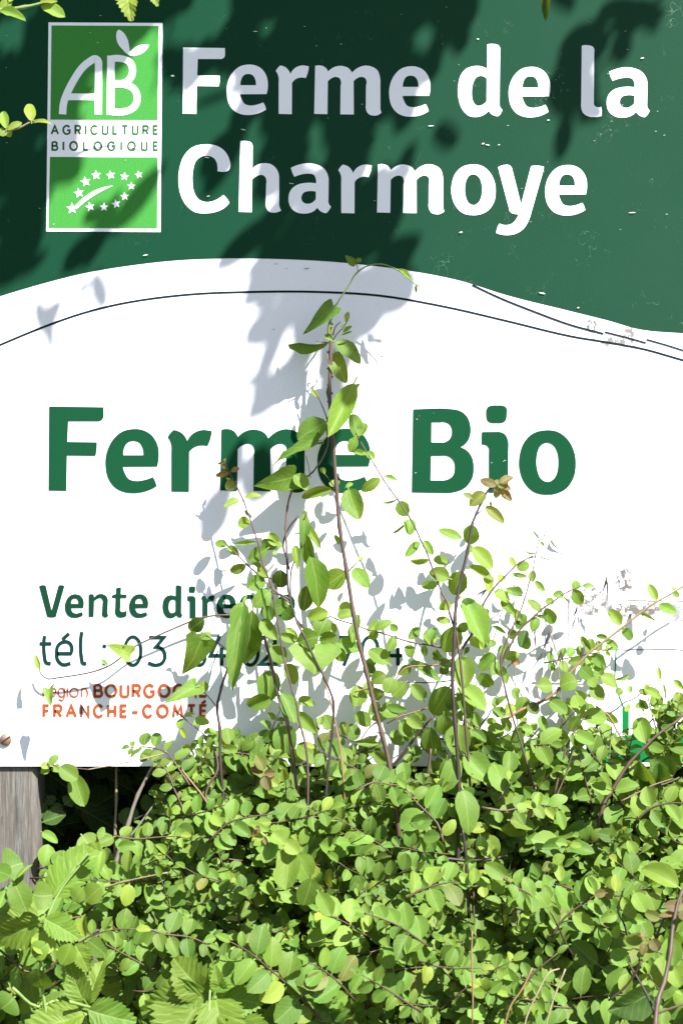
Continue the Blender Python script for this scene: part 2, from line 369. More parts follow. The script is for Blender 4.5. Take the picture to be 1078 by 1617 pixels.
# the small words use their own heights
def word2(items, mat):
    ink = Ink(.0009)
    for ch, a, b, base, sy in items: put(ink, ch, a, base, (b - a) / width(ch), sy)
    ink.build('word_lettering', mat)
for o in list(sign.children):
    if o.name.startswith('word_lettering') and o.data.materials[0] == M['teal']: bpy.data.objects.remove(o)
word2([('V', 62.3, 102.5, 974.8, 1), ('e', 103, 133, 975.5, .47), ('n', 140.5, 171.5, 975, 1), ('t', 177, 200.5, 975, 1), ('e', 204.3, 234.5, 975.5, .47)], M['teal'])
word2([('d', 257, 288.5, 976, .45), ('i', 296, 309.5, 976, .365), ('r', 318, 339, 975.5, .46), ('e', 342, 372.5, 976, .47), ('c', 378, 403, 976, 1), ('t', 408, 431, 976, 1), ('e', 436, 466, 976, .47)], M['teal'])

# telephone line: light strokes
def tile(s, x0, y0, k=3.993): return [(x0 + a[0] / k, y0 + a[1] / k, *a[2:]) for a in P(s)]
ink = Ink(.0009)
def st(s, wd=5.7, closed=False, x0=50, y0=910, dx=0):
    ink.stroke(catmull([(p[0] + dx, *p[1:]) for p in tile(s, x0, y0)], closed, 4), wd, closed)
st('84,375c 84,510 95,545 124,550'); st('52,425c 127,425c')                                  # t
EB = '162,487c 248,487c 256,450 240,420 208,412 170,435 160,487 168,530 200,557 248,548'
st(EB); st('196,398c 238,360c')                                                              # e acute
st('318,350c 318,525 326,548 348,550')                                                        # l
st('449,440c 472,440c', 5.5); st('449,548c 472,548c', 5.5)                                    # colon
ink.build('telephone_lettering', M['deepteal']); ink = Ink(.0009)
ZERO = '640,381 672,400 690,465 672,540 640,560 608,540 590,465 608,400'
st(ZERO, 5.3, True)
st('742,385c 835,385c 785,445c 825,460 842,500 825,545 780,560 735,545')                       # 3
ink.build('telephone_lettering', M['deepteal']); ink = Ink(.0009)
EIGHT = '640,381 668,395 672,425 640,462 605,500 612,545 640,560 670,545 676,500 640,462 608,425 612,395'
st(EIGHT, 5.3, True, dx=104)
FOUR = '1198,375c 1140,500c 1238,500c'
st(FOUR, dx=-3); st('1210,450c 1210,562c', 5.7, dx=-3)                                         # 4
ink.build('telephone_lettering', M['deepteal']); ink = Ink(.0009)
st(ZERO, 5.3, True, dx=185)
st('742,400c 790,376 830,400 820,450 740,553c 850,553c', dx=176)                               # 2
ink.build('telephone_lettering', M['deepteal']); ink = Ink(.0009)
st('742,385c 840,385c 770,562c', dx=300)                                                       # 7
st(ZERO, 5.3, True, dx=374)
st(FOUR, dx=275); st('1210,450c 1210,562c', 5.7, dx=275)
ink.build('telephone_lettering', M['deepteal'])

# stroke capitals (unit height, y down): used for the small lines
SF = {
'A': (.78, ['0,1c .39,0c .78,1c', '.15,.64c .63,.64c']), 'G': (.84, ['.76,.17 .45,0 .08,.22 .02,.6 .25,.97 .6,.97 .78,.82c .78,.55c .48,.55c']),
'R': (.62, ['.02,1c .02,.02c .3,.02c .56,.1 .56,.45 .3,.53c .02,.53c', '.3,.53c .6,1c']), 'I': (.04, ['.02,0c .02,1c']),
'C': (.76, ['.72,.18 .42,0 .08,.22 .03,.6 .25,.97 .5,1 .73,.82']), 'U': (.66, ['.02,0c .02,.65c .1,.95 .33,1 .56,.95 .64,.65c .64,0c']),
'L': (.48, ['.02,0c .02,.98c .48,.98c']), 'T': (.62, ['0,.02c .62,.02c', '.31,.02c .31,1c']), 'E': (.52, ['.52,.02c .02,.02c .02,.98c .52,.98c', '.02,.49c .46,.49c']),
'B': (.58, ['.02,.02c .02,.98c .3,.98c .58,.9 .58,.55 .3,.48c .02,.48c', '.02,.02c .28,.02c .52,.1 .52,.42 .28,.48c']), 'O': (.92, ['O']), 'Q': (.92, ['O', '.55,.7c .85,1.02c']),
'F': (.46, ['.46,.02c .02,.02c .02,1c', '.02,.49c .42,.49c']), 'N': (.66, ['.02,1c .02,.02c .64,.98c .64,0c']), 'H': (.64, ['.02,0c .02,1c', '.62,0c .62,1c', '.02,.5c .62,.5c']),
'-': (.5, ['0,.62c .5,.62c']), 'M': (.8, ['.02,1c .12,.02c .4,.75c .68,.02c .78,1c']), 'X': (.52, ['.52,.02c .02,.02c .02,.98c .52,.98c', '.02,.49c .46,.49c', '.14,-.14c .46,-.40c']),
}
def caps(text, x0, x1, ytop, ybot, wd, name, mat, label=None, lead=.0009):
    ink = Ink(lead); h = ybot - ytop; tot = sum(SF[c][0] for c in text) * h; gap = ((x1 - x0) - tot) / (len(text) - 1); x = x0
    for c in text:
        wc, ss = SF[c]
        for s_ in ss:
            if s_ == 'O': ink.stroke([(x + h * (.46 + .44 * math.cos(a / 24 * 2 * math.pi)), ytop + h * (.5 + .5 * math.sin(a / 24 * 2 * math.pi))) for a in range(24)], wd, True)
            else: ink.stroke([(x + a[0] * h, ytop + a[1] * h) for a in catmull(P(s_), False, 5)], wd)
        x += wc * h + gap
    return ink.build(name, mat, label=label)
caps('BOURGOGNE', 149.5, 326, 1081.5, 1100, 4.4, 'region_lettering', M['orange'])
caps('FRANCHE-COMTX', 69.5, 326, 1113.5, 1131.5, 4.4, 'region_lettering', M['orange'])
ink = Ink(.0009); th = 2.4
def s8(s_, closed=False): st(s_, th, closed)
s8('76,702c 76,760c'); s8('76,725 85,708 98,705'); s8('110,732c 155,732c 152,712 135,704 115,715 108,735 120,758 150,752'); s8('128,692c 143,680c')
s8('190,704 207,720 207,745 190,760 172,745 172,720', True); s8('207,704c 207,765 195,782 172,775'); s8('228,704c 228,760c'); s8('228,686c 228,691c')
s8('270,704 292,718 292,746 270,760 248,746 248,718', True); s8('318,704c 318,760c'); s8('318,720 332,704 348,712 350,760c')
ink.build('region_lettering', M['orange'], label='thin orange lettering reading région')

# organic-farming logo box
def quad(ink, a, b, c, d): ink.poly([[a, b, c, d]])
ink = Ink(.0010); quad(ink, (77.2, 35.5), (257, 36.5), (253.8, 366.5), (73.5, 365.5)); ink.build('logo_panel', M['whiteink'], label='white framed organic logo box')
ink = Ink(.0014); quad(ink, (82, 40.5), (250.8, 41.3), (249.3, 189.6), (80.2, 189)); quad(ink, (79.6, 248), (249.2, 248.4), (248.6, 360.6), (77.2, 360)); ink.build('logo_field', M['lime'])
ink = Ink(.0018)
def lg(s_, wd): ink.stroke(catmull(tile(s_, 0, 0), False, 4), wd)
lg('397,722 404,650 432,575 472,500 520,430 570,388 605,373 624,400c 622,722c', 11.6); lg('420,612c 604,612c', 10.6)
lg('702,352c 699,726c', 12); lg('700,373c 775,373 820,395 838,440 825,492 790,522 715,530c', 10.8); lg('715,530c 800,538 848,565 867,620 850,672 800,702 700,704c', 10.8)
for s_ in ('750,188c 778,205 802,240 815,285 818,333c 775,313 745,275 735,235 738,205', '943,285c 900,283 862,295 835,315 818,333c 845,350 882,346 915,325', '775,312c 818,325c 862,348 830,354 800,340'):
    ink.poly([catmull(tile(s_, 0, 0), True, 5)])
ink.build('logo_emblem', M['whiteink'], label='white AB letters with two leaf shapes')
caps('AGRICULTURE', 82, 249.5, 198.6, 211.8, 2.8, 'logo_lettering', M['limetext'], lead=.0014)
caps('BIOLOGIQUE', 83, 249.5, 224.2, 237.2, 2.8, 'logo_lettering', M['limetext'], lead=.0014)
ink = Ink(.0018)
for X, Y, r in ((415, 1153, 8), (518, 1153, 7.4), (615, 1163, 7), (717, 1150, 6.6), (664, 1231, 6.8), (617, 1305, 7.2), (556, 1357, 7.8), (471, 1380, 7.4), (372, 1378, 8), (245, 1390, 9.5), (293, 1280, 8.4), (340, 1200, 8.4)):
    cx, cy = 60 + X / 4.49, 20 + Y / 4.49; ph = R.uniform(-.25, .25)
    ink.poly([[(cx + (r if k % 2 == 0 else r * .45) * math.sin(ph + k * math.pi / 5), cy - (r if k % 2 == 0 else r * .45) * math.cos(ph + k * math.pi / 5)) for k in range(10)]])
sw = [(60 + x / 4.49, 20 + y / 4.49) for x, y in catmull(P('255,1385c 330,1310 420,1255 535,1228c 440,1275 360,1325 275,1395c'), True, 5)]
ink.poly([sw]); ink.build('logo_stars', M['whiteink'], label='white stars set in the outline of a leaf')

# green band along the lower right with its stripes
ink = Ink(.0004)
ink.poly([[(765, 1184), (800, 1178), (812, 1206.5), (765, 1206.5)]]); ink.poly([[(812, 1178), (848, 1172), (850, 1206), (814, 1206.5)]])
ink.poly([[(925, 1168), (1020, 1158), (1420, 1150), (1420, 1201), (925, 1204)]])
ink.poly([[(946, 1140), (953, 1137), (955, 1168), (948, 1168)]]); ink.poly([[(982, 1118), (992, 1112), (992, 1160), (982, 1160)]])
ink.stroke([(972, 1026), (970, 1070), (977, 1100), (984, 1118)], 2.0)
ink.build('green_band', M['kelly'])

# scuffs: dark nicks on the white, pale nicks on the green
def nicks(name, mat, pts, y):
    ink = Ink(y)
    for x, y_, l, h in pts:
        h *= .6
        a = R.uniform(-.25, .25); r = [(-.5, 0), (-.2, .5), (.3, .35), (.5, -.1), (.1, -.5)]
        ink.poly([[(x + l * u * math.cos(a) - h * v * math.sin(a), y_ + l * u * math.sin(a) + h * v * math.cos(a)) for u, v in r]])
    o = ink.build(name, mat); o['kind'] = 'stuff'
pts = [(436, 417, 6, 2), (484, 424, 11, 2.4), (452, 424, 3, 1.6), (432, 520, 5, 2), (244, 457, 5, 1.5), (234, 457, 3, 1.5), (432, 520, 4, 1.5), (260, 575, 4, 1.5), (722, 560, 6, 1.8), (745, 512, 4, 1.6), (841, 568, 5, 1.8), (895, 652, 3, 1.2), (606, 688, 6, 1.6), (1043, 630, 5, 1.8), (177, 875, 4, 1.5), (668, 452, 6, 2), (528, 834, 4, 1.4), (987, 863, 5, 1.8), (964, 844, 3, 1.4), (98, 976, 4, 2), (735, 929, 3, 1.4), (572, 942, 5, 1.4), (345, 613, 3, 1.4)]
pts += [(R.uniform(0, 1078), R.uniform(575, 640), R.uniform(2, 4), R.uniform(.8, 1.4)) for _ in range(10)] + [(R.uniform(600, 1078), R.uniform(590, 860), R.uniform(2, 4), R.uniform(.8, 1.3)) for _ in range(14)]
nicks('scuff_marks', M['scuff'], pts, .0021)
pts = [(1013, 92, 6, 4), (855, 463, 11, 4), (769, 229, 8, 2.5), (762, 227, 5, 4), (680, 199, 10, 3), (273, 120, 6, 5), (384, 205, 9, 2), (997, 336, 12, 2.5), (727, 367, 6, 4), (912, 486, 4, 3), (754, 62, 4, 3), (230, 403, 9, 3), (403, 50, 8, 2), (787, 229, 4, 2), (865, 190, 5, 2.4), (327, 249, 8, 3), (329, 310, 6, 2), (460, 290, 8, 2)]
pts += [(R.uniform(620, 1078), R.uniform(10, 480), R.uniform(1.5, 4.5), R.uniform(.5, .9)) for _ in range(34)] + [(R.uniform(0, 600), R.uniform(10, 400), R.uniform(1.5, 4), R.uniform(.8, 1.5)) for _ in range(24)]
pts += [(R.uniform(85, 560), R.uniform(655, 770), R.uniform(2, 3.5), R.uniform(.5, .9)) for _ in range(20)] + [(R.uniform(655, 880), R.uniform(655, 770), R.uniform(2, 4), R.uniform(.8, 1.5)) for _ in range(12)]
nicks('pale_nicks', M['chip'], [p for p in pts if p[1] < 400 or p[:2] == (855, 463) or p[:2] == (912, 486) or p[:2] == (230, 403) or any(a < p[0] < b for a, b in ((79, 104), (655, 673), (766, 798), (826, 845), (270, 288), (172, 184)) if p[1] > 600)], .0021)

# screw in the lower left of the board
def disc(cx, cz, y0, y1, r, n=20, dome=.0):
    v = []; f = []
    for j, (rr, yy) in enumerate(((r, y0), (r * .98, y0 + (y1 - y0) * .5), (r * .75, y1), (0.0001, y1 - dome))):
        for i in range(n): a = 2 * math.pi * i / n; v.append((cx + rr * math.cos(a), yy, cz + rr * math.sin(a)))
    for j in range(3):
        for i in range(n): f.append((j * n + i, j * n + (i + 1) % n, (j + 1) * n + (i + 1) % n, (j + 1) * n + i))
    return v, f
for sx, sy in ((9.5, 1168), (1380, 1165)):
    v, f = disc(px_to_x(sx), py_to_z(sy), -.0001, -.005, .0098, dome=.001); b = mesh('screw', v, f, M['screw'], sign, True)
    q = Matrix.Rotation(math.radians(-38), 3, 'Y'); bx = [Vector((a * .0092, -.0064 if e == 0 else -.004, c_ * .0011)) for e in (0, 1) for a, c_ in ((-1, -1), (1, -1), (1, 1), (-1, 1))]
    c0 = Vector((px_to_x(sx), 0, py_to_z(sy)))
    mesh('slot', [c0 + q @ p for p in bx], [(0, 1, 2, 3), (4, 7, 6, 5), (0, 4, 5, 1), (1, 5, 6, 2), (2, 6, 7, 3), (3, 7, 4, 0)], M['slot'], b)

# posts that carry the board
def post(x0, x1, lab):
    a, b = px_to_x(x0), px_to_x(x1)
    t = thing('wooden_post', lab, 'post', ((a + b) / 2, .05, 0)); v = []; n = 30
    for k in range(n + 1):
        z = 2.08 * k / n; j = .0012 * math.sin(k * 2.3)
        ch = .008
        ring = [(a + ch, .006), (b - ch, .006), (b, .014), (b, .098), (b - ch, .106), (a + ch, .106), (a, .098), (a, .014)]
        v += [(x + j, y, z) for x, y in ring]
    f = [(k * 8 + i, k * 8 + (i + 1) % 8, (k + 1) * 8 + (i + 1) % 8, (k + 1) * 8 + i) for k in range(n) for i in range(8)]
    f += [tuple(range(n * 8, n * 8 + 8))]
    mesh('timber', v, f, M['wood'], t)
    return t
post(-44, 58, 'weathered grey wooden post under the left end of the sign')
post(1330, 1420, 'weathered wooden post at the far right end of the sign, out of the picture')
# ------------------------------------------------------------ leaves and twigs
def leaf_template(kind, seed, fine=True):
    """unit leaf: base at the origin, tip at y = 1, width 1; returns vertices, faces, uvs"""
    r = random.Random(seed)
    if kind == 'ovate':
        ys = [0, .03, .11, .26, .45, .64, .82, .94, 1] if fine else [0, .06, .22, .45, .70, .90, 1]
        hw = [.5 * min(1, 1.02 * math.sin(math.pi * min(1, y ** .90)) ** .58) if 0 < y < 1 else 0 for y in ys]
        out = list(zip(hw, ys)); mid = ys[:]
    elif kind == 'ovate_small':
        ys = [0, .15, .5, .85, 1]; out = [(0, 0), (.34, .15), (.5, .5), (.26, .85), (0, 1)]; mid = ys
    elif kind == 'arrow':
        out = [(0, 0), (.15, -.05), (.30, -.10), (.44, -.07), (.5, .06), (.43, .24), (.33, .46), (.2, .7), (.09, .88), (0, 1)]
        mid = [0, 0, .01, .03, .1, .25, .46, .7, .88, 1]
    elif kind == 'heart':
        out = [(0, 0), (.16, -.09), (.34, -.06), (.48, .1), (.5, .3), (.4, .55), (.24, .78), (.08, .94), (0, 1)]
        mid = [0, 0, .04, .12, .3, .55, .78, .94, 1]
    elif kind == 'toothed':
        out = []; mid = []; n = 11
        for i in range(n * 2 + 1):
            y = i / (n * 2); b = .5 * (math.sin(math.pi * y ** .75) ** .7 if 0 < y < 1 else 0)
            if i % 2 == 1 and 0 < y < 1: out.append((b * 1.0 + .022, y + .035))
            else: out.append((b * .88, y - .004 if 0 < y < 1 else y))
            mid.append(y if i in (0, n * 2) else max(0, y - .13 * min(1, y * 3)))
    elif kind == 'lance':
        ys = [0, .1, .25, .45, .65, .85, 1]; out = [(.5 * math.sin(math.pi * y ** .9) ** .8 if 0 < y < 1 else 0, y) for y in ys]; mid = ys
    fold = r.uniform(.10, .42); curl = r.uniform(-.05, .42); ph = r.uniform(0, 6); wav = r.uniform(.01, .05); tw = r.uniform(-.25, .25); bend = r.uniform(-.05, .05)
    if kind == 'toothed': fold, curl = .22, .28
    cr = .035 if kind in ('arrow', 'heart') else (.02 if kind == 'lance' else .012); p1, p2, p3 = r.uniform(0, 6), r.uniform(0, 6), r.uniform(0, 6)
    def z(x, y, i):
        e = abs(x) * 2
        q = fold * abs(x) - curl * (y - .25) ** 2 + wav * e * math.sin(y * 9 + ph + (2 if x > 0 else 0)) + tw * x * y
        q += cr * (math.sin(13 * x + 5 * y + p1) * math.sin(8 * y - 4 * x + p2) + .6 * math.sin(19 * y + 9 * x + p3))
        if kind == 'toothed': q += .007 * e ** .6 * (1 if i % 2 else -1) * (1 - .5 * e)
        return q
    V = []; UV = []; F = []; rows = len(out)
    for i in range(rows):
        V.append((bend * math.sin(mid[i] * 3), mid[i], z(0, mid[i], i) if kind != 'toothed' else z(0, mid[i], 0) )); UV.append((.5, max(0, mid[i])))
    def idx(side, lv, i): return rows + (side * 2 + lv) * rows + i
    for side, sg in ((0, -1), (1, 1)):
        for lv, fr in ((0, .52), (1, 1.0)):
            for i in range(rows):
                x = sg * out[i][0] * fr; y = mid[i] + (out[i][1] - mid[i]) * fr
                jx = 1 + (r.uniform(-.07, .07) * (1.6 if kind in ('arrow', 'heart') else 1) if 0 < i < rows - 1 and lv == 1 else 0)
                V.append((x * jx + bend * math.sin(y * 3), y, z(x, y, i))); UV.append((.5 + x, max(0, min(1, y))))
    for side in (0, 1):
        for i in range(rows - 1):
            for a0, a1, b0, b1 in (((i), (i + 1), idx(side, 0, i), idx(side, 0, i + 1)), (idx(side, 0, i), idx(side, 0, i + 1), idx(side, 1, i), idx(side, 1, i + 1))):
                F.append((a0, b0, b1, a1) if side == 1 else (a0, a1, b1, b0))
    # short stalk
    n0 = len(V); V += [(-.035, -.14, -.03), (.035, -.14, -.03), (.03, .02, .01), (-.03, .02, .01)]; UV += [(.5, 0)] * 4; F.append((n0, n0 + 1, n0 + 2, n0 + 3))
    return V, F, UV
def leaf_mesh(kind, seed, fine, mat):
    V, F, UV = leaf_template(kind, seed, fine); me = bpy.data.meshes.new('leaf'); me.from_pydata(V, [], F)
    l = me.uv_layers.new(name='UVMap'); l.data.foreach_set('uv', [c for lp in me.loops for c in UV[lp.vertex_index]])
    me.polygons.foreach_set('use_smooth', [kind != 'toothed'] * len(me.polygons)); me.materials.append(mat); return me
LIB = {k: [leaf_mesh(k, 100 * i + 7, k not in ('ovate',) , M['toothed'] if k == 'toothed' else M['leaf']) for i in range(8)] for k in ('ovate', 'arrow', 'heart', 'toothed', 'lance')}
LIB['oval'] = [leaf_mesh('ovate', 900 + i, True, M['leaf']) for i in range(8)]
TPS = [leaf_template('ovate_small', 70 + i, False) for i in range(6)]
TPL = [leaf_template('ovate', 50 + i, False) for i in range(10)]

TONE = {'g': (.100, .200, .030), 'l': (.140, .250, .040), 'y': (.20, .30, .045), 'd': (.078, .168, .026), 'b': (.068, .165, .019),
        'r': (.15, .10, .055), 'h': (.13, .15, .045), 'n': (.115, .215, .026), 'k': (.030, .08, .016)}  # d and k carry the dark of shaded and backlit leaves in their colour
def tone(t, r=R):
    c = TONE[t]; k = r.uniform(.85, 1.18); h = r.uniform(-.12, .16)
    return (c[0] * k * (1 + h), c[1] * k, c[2] * k * (1 - h * .5))
def frame(Y, N):
    X = Y.cross(N).normalized(); N = X.cross(Y).normalized()
    return X, N
def leaf_obj(parent, kind, b, L, wd, N, col, name='leaf', label=None):
    """leaf object from world base b along vector L with width wd and face normal N"""
    X, N = frame(L.normalized(), N); ln = L.length
    o = bpy.data.objects.new(name, R.choice(LIB[kind])); link(o, parent)
    m = Matrix(((X.x * wd, L.x, N.x * ln), (X.y * wd, L.y, N.y * ln), (X.z * wd, L.z, N.z * ln)))
    off = b - parent_world(parent)
    o.matrix_local = Matrix.Translation(off) @ m.to_4x4(); o.color = (*col, 1)
    if label: o['label'] = label
    return o
def px_leaf(parent, bx, by, tx, ty, wd, t, d, tilt=None, side=None, kind='oval'):
    """leaf given by where its base and tip stand on the photograph, at distance d (m) before the board"""
    b = W(bx, by, d); T = W(tx, ty, d); k = (D - d) / D / 1000
    if tilt is None: tilt = {'d': -.25, 'b': .35, 'g': .30, 'l': .45, 'y': .5}.get(t, .3) + R.uniform(-.22, .22)
    if side is None: side = R.uniform(-.35, .35)
    N = Vector((side, -1, math.tan(max(-1.1, min(1.1, tilt))))).normalized()
    L = T - b; L.y = -(L.x * N.x + L.z * N.z) / N.y
    lim = 1.1 * math.hypot(L.x, L.z); L.y = max(-lim, min(lim, L.y))
    X, N2 = frame(L.normalized(), N)
    s2 = Vector((L.x, L.z)).normalized(); perp = abs(X.x * -s2.y + X.z * s2.x)
    return leaf_obj(parent, kind, b, L, wd * k / max(.55, perp), N, tone(t))
def hero(parent, data, x0, y0, k=3.993, d=.05, kind='oval', dj=.012):
    for ln in data.split(';'):
        a = ln.split()
        if len(a) < 6: continue
        bx, by, tx, ty, wd = (float(v) for v in a[:5]); t = a[5]; kd = kind; tilt = None
        for e in a[6:]:
            if e in LIB: kd = e
            else: tilt = float(e)
        px_leaf(parent, x0 + bx / k, y0 + by / k, x0 + tx / k, y0 + ty / k, wd / k * 1.13, t, d + R.uniform(-dj, dj), tilt, None, kd)
def tube(pts, rad, sides=6):
    V = []; F = []; n = len(pts)
    for i, p in enumerate(pts):
        t = (pts[min(n - 1, i + 1)] - pts[max(0, i - 1)]).normalized()
        u = t.cross(Vector((.3, 1, .2))).normalized(); v = t.cross(u)
        r = rad[i] if isinstance(rad, (list, tuple)) else rad
        V += [p + (u * math.cos(2 * math.pi * k / sides) + v * math.sin(2 * math.pi * k / sides)) * r for k in range(sides)]
    for i in range(n - 1):
        for k in range(sides): F.append((i * sides + k, i * sides + (k + 1) % sides, (i + 1) * sides + (k + 1) % sides, (i + 1) * sides + k))
    F.append(tuple(range(sides - 1, -1, -1))); F.append(tuple((n - 1) * sides + k for k in range(sides)))
    return V, F
def stem(parent, s, r0, r1, mat, x0=0, y0=0, k=1.0, d=.05, d1=None, name='stem', nodes=True, sides=6):
    """tapering stem along points of the photograph; r in mm; depth runs from d to d1"""
    pts = catmull(P(s), False, 4); n = len(pts); d1 = d if d1 is None else d1; out = []; rad = []
    for i, (x, y) in enumerate(pts):
        t = i / (n - 1); out.append(W(x0 + x / k + R.uniform(-.25, .25), y0 + y / k, d + (d1 - d) * t))
        rr = (r0 + (r1 - r0) * t) / 1000
        if nodes and i % 4 == 0 and 0 < i < n - 1: rr *= 1.28
        rad.append(rr)
    V, F = tube(out, rad, sides); return mesh(name, V, F, mat, parent, True)

# -------- tall upright shoot in front of the middle of the board
tall = thing('tall_shoot', 'tall brown woody shoot rising above the others in front of Ferme', 'shoot', tuple(W(640, 1950, .12)))
stem(tall, '521,508 522,560 520,620 526,700 531,770 536,830 547,900 558,970 568,1020 578,1060 590,1110 603,1160 616,1215 628,1300 640,1450 640,1900', 2.7, 3.7, M['brown'], d=.050, d1=.12)
for s_ in ('518,666 510,645 501,625 494,616', '525,538 534,525 544,515 549,500', '526,529 530,515 538,508', '530,773 520,758 512,748', '550,902 560,892 569,884', '518,541 500,539', '546,902 541,902'):
    stem(tall, s_, 1.1, .7, M['brown'], d=.05, d1=.06, name='side_shoot', nodes=False)
hero(tall, '880 290 947 482 122 g; 775 290 580 340 55 g; 800 278 788 226 58 l; 862 278 905 252 26 l; 730 195 703 150 30 l; 858 812 726 900 118 g .1; 908 790 1003 896 84 g; 950 745 966 712 24 y', 330, 700, d=.052)
hero(tall, '430 640 612 770 100 g .5; 425 715 490 918 100 g .3; 378 655 96 668 44 d -.7; 412 640 350 590 34 l; 500 520 515 432 34 y; 480 580 540 532 26 g; 470 600 540 572 14 d; 384 615 392 510 30 y; 398 545 410 515 18 h; 475 560 492 522 14 g; 310 1020 262 960 34 y; 310 1025 316 1008 24 r; 548 985 592 925 34 l; 550 990 575 950 24 r', 430, 390, 4.312, d=.055)
hero(tall, '738 145 552 246 138 g .4; 905 95 930 248 84 g; 945 235 985 150 62 g; 925 240 885 335 58 l; 900 335 1005 352 34 l', 330, 630, d=.055)
hero(tall, '820 640 792 575 26 g; 905 1035 815 1060 70 g', 330, 700, d=.05)
for y in range(556, 700, 13):      # buds along the upper stem
    sg = 1 if (y // 13) % 2 else -1
    c = W(521 + sg * 3, y, .053); v = [c + Vector((a * .0022, b * .002, c_ * .0028)) for a, b, c_ in ((1, 0, 0), (0, 1, 0), (-1, 0, 0), (0, -1, 0), (0, 0, 1), (0, 0, -1))]
    mesh('bud', v, [(0, 1, 4), (1, 2, 4), (2, 3, 4), (3, 0, 4), (1, 0, 5), (2, 1, 5), (3, 2, 5), (0, 3, 5)], M['dark'], tall, True)

# -------- bindweed that climbs the shoots
vine = thing('bindweed_vine', 'twining bindweed with arrow shaped leaves and thin tendrils over the lettering', 'vine', tuple(W(455, 1950, .12)))
stem(vine, '518,529 522,505 530,483 548,455 564.5,429.4 583,419 602,417 627,426 645,440 656,449 659.6,453', 1.5, .6, M['gstem'], d=.062, d1=.075)
stem(vine, '565,429 563,416', .6, .5, M['brown'], d=.066, nodes=False)
stem(vine, '516,560 523,590 516,620 524,650 516,680 518,696 514,713 505,730 493,746 478,758 465,768 458,783 454,800 451,835 452,858', 1.1, 1.6, M['pink'], d=.058, d1=.056)
stem(vine, '452,856 453,880 455,930 462,962 470,985 478,1000 494,1035 514,1075 526,1108 524,1160 518,1210 512,1300 470,1900', 1.5, 2.2, M['dark'], d=.056, d1=.12)
stem(vine, '500,1010 508,1060 522,1110 533,1160 540,1205 545,1400 470,1900', .9, 1.6, M['tan'], d=.056, d1=.12)
stem(vine, '471,815 455,835 447,862 452,880 457,900', 1.3, 1.5, M['dark'], d=.05, nodes=False)
stem(vine, '466,883 460,900 459,940 463,970 474,985 480,992', 1.2, 1.4, M['dark'], d=.052, nodes=False)
stem(vine, '362,971 340,972 320,975 300,982 262,998 235,1010 215,1020 195,1035 175,1050 150,1060 115,1067 90,1070.5 77,1072 70,1069 66,1065 62,1056', 1.5, 1.2, M['brown'], d=.022, d1=.016, nodes=False, name='tendril')
for s_ in ('77,1072 76,1080 77,1087', '168,1053 173,1040 180,1034', '490,755 487,735 483,720'): stem(vine, s_, .6, .5, M['dark'], d=.036, nodes=False, name='leaf_stalk')
stem(vine, '367,1030 360,1055 350,1085 343,1118 347,1150 348,1200 356,1300 380,1900', 2.0, 2.6, M['dark'], d=.05, d1=.1)
stem(vine, '318,998 340,1012 366,1033', .8, 1, M['brown'], d=.05, nodes=False, name='side_shoot'); stem(vine, '322,1093 335,1107 344,1120', .8, 1.1, M['brown'], d=.05, nodes=False, name='side_shoot')
hero(vine, '562 118 494 52 52 n heart; 575 105 602 75 34 n lance; 415 405 206 588 118 b arrow; 850 150 945 232 30 y lance; 976 258 978 316 16 d lance; 975 250 1000 272 8 d lance; 556 925 378 1308 140 n .5 lance', 430, 390, 4.312, d=.066, dj=.004)
hero(vine, '685 268 384 398 84 b .6 arrow; 540 478 620 575 80 l .5; 540 492 274 548 150 b .0 arrow', 330, 630, d=.068, dj=.004)
hero(vine, '602 430 595 640 66 b lance; 598 560 640 800 80 b -.1 lance; 640 700 705 1040 130 b .1 lance; 600 505 706 658 48 n .5 lance; 615 425 585 490 36 h lance; 620 900 590 1060 90 k -.2; 545 640 560 780 50 l lance', 330, 700, d=.062, dj=.006)
hero(vine, '225 55 158 548 135 b .5 lance; 275 90 235 470 140 b -.25 lance; 215 40 160 250 110 b .4 lance; 655 318 668 478 282 l .55 heart; 690 262 555 300 110 b .3; 690 255 745 145 105 b .1; 695 285 806 262 90 d -.3; 470 95 530 150 90 d; 800 300 955 345 90 b .2; 810 330 850 420 70 b -.3', 330, 940, d=.07, dj=.006)
hero(vine, '1072 392 948 640 165 d -.35 arrow; 625 490 470 425 98 l .3 arrow; 475 558 438 525 24 l lance; 55 592 20 490 32 l .1 lance; 108 712 128 820 66 l .4 arrow', 50, 910, d=.05, dj=.008)
hero(vine, '560 18 372 98 105 n .6 arrow; 640 15 560 20 60 n .4', 170, 1080, d=.058)
hero(vine, '1085 270 980 350 85 k -.2; 1120 378 1000 372 50 l .5 arrow', 50, 910, 3.993, d=.05)

# -------- thin left shoot
left = thing('snowberry_shoot', 'thin shoot with reddish tip left of the tall stem over the word Ferme', 'shoot', tuple(W(480, 1950, .12)))
stem(left, '353,726 362,746 371,762 376,773 384,790 392,812 400,835 408,859 414,885 418,897 428,925 435,968 440,990 446,1030 450,1047 456,1070 463,1095 468,1110 472,1138 478,1158 482,1175 486,1220 480,1400 480,1900', 1.0, 1.9, M['brown'], d=.045, d1=.12)
stem(left, '353,855 360,862 375,876 390,892 405,905 417,917 430,930 438,936 451,947 460,955', 1.0, 1.6, M['brown'], d=.05, d1=.05, name='side_shoot')
stem(left, '418,1005 421,1020 427,1042 432,1065 437,1090 444,1115 453,1140 460,1180 470,1260', 2.4, 2.6, M['brown'], d=.055, d1=.09)
stem(left, '430,936 448,941 460,948', 1.3, 1.4, M['brown'], d=.05, name='side_shoot'); stem(left, '418,912 430,914 436,930', 1, 1.4, M['dark'], d=.05, name='side_shoot', nodes=False)
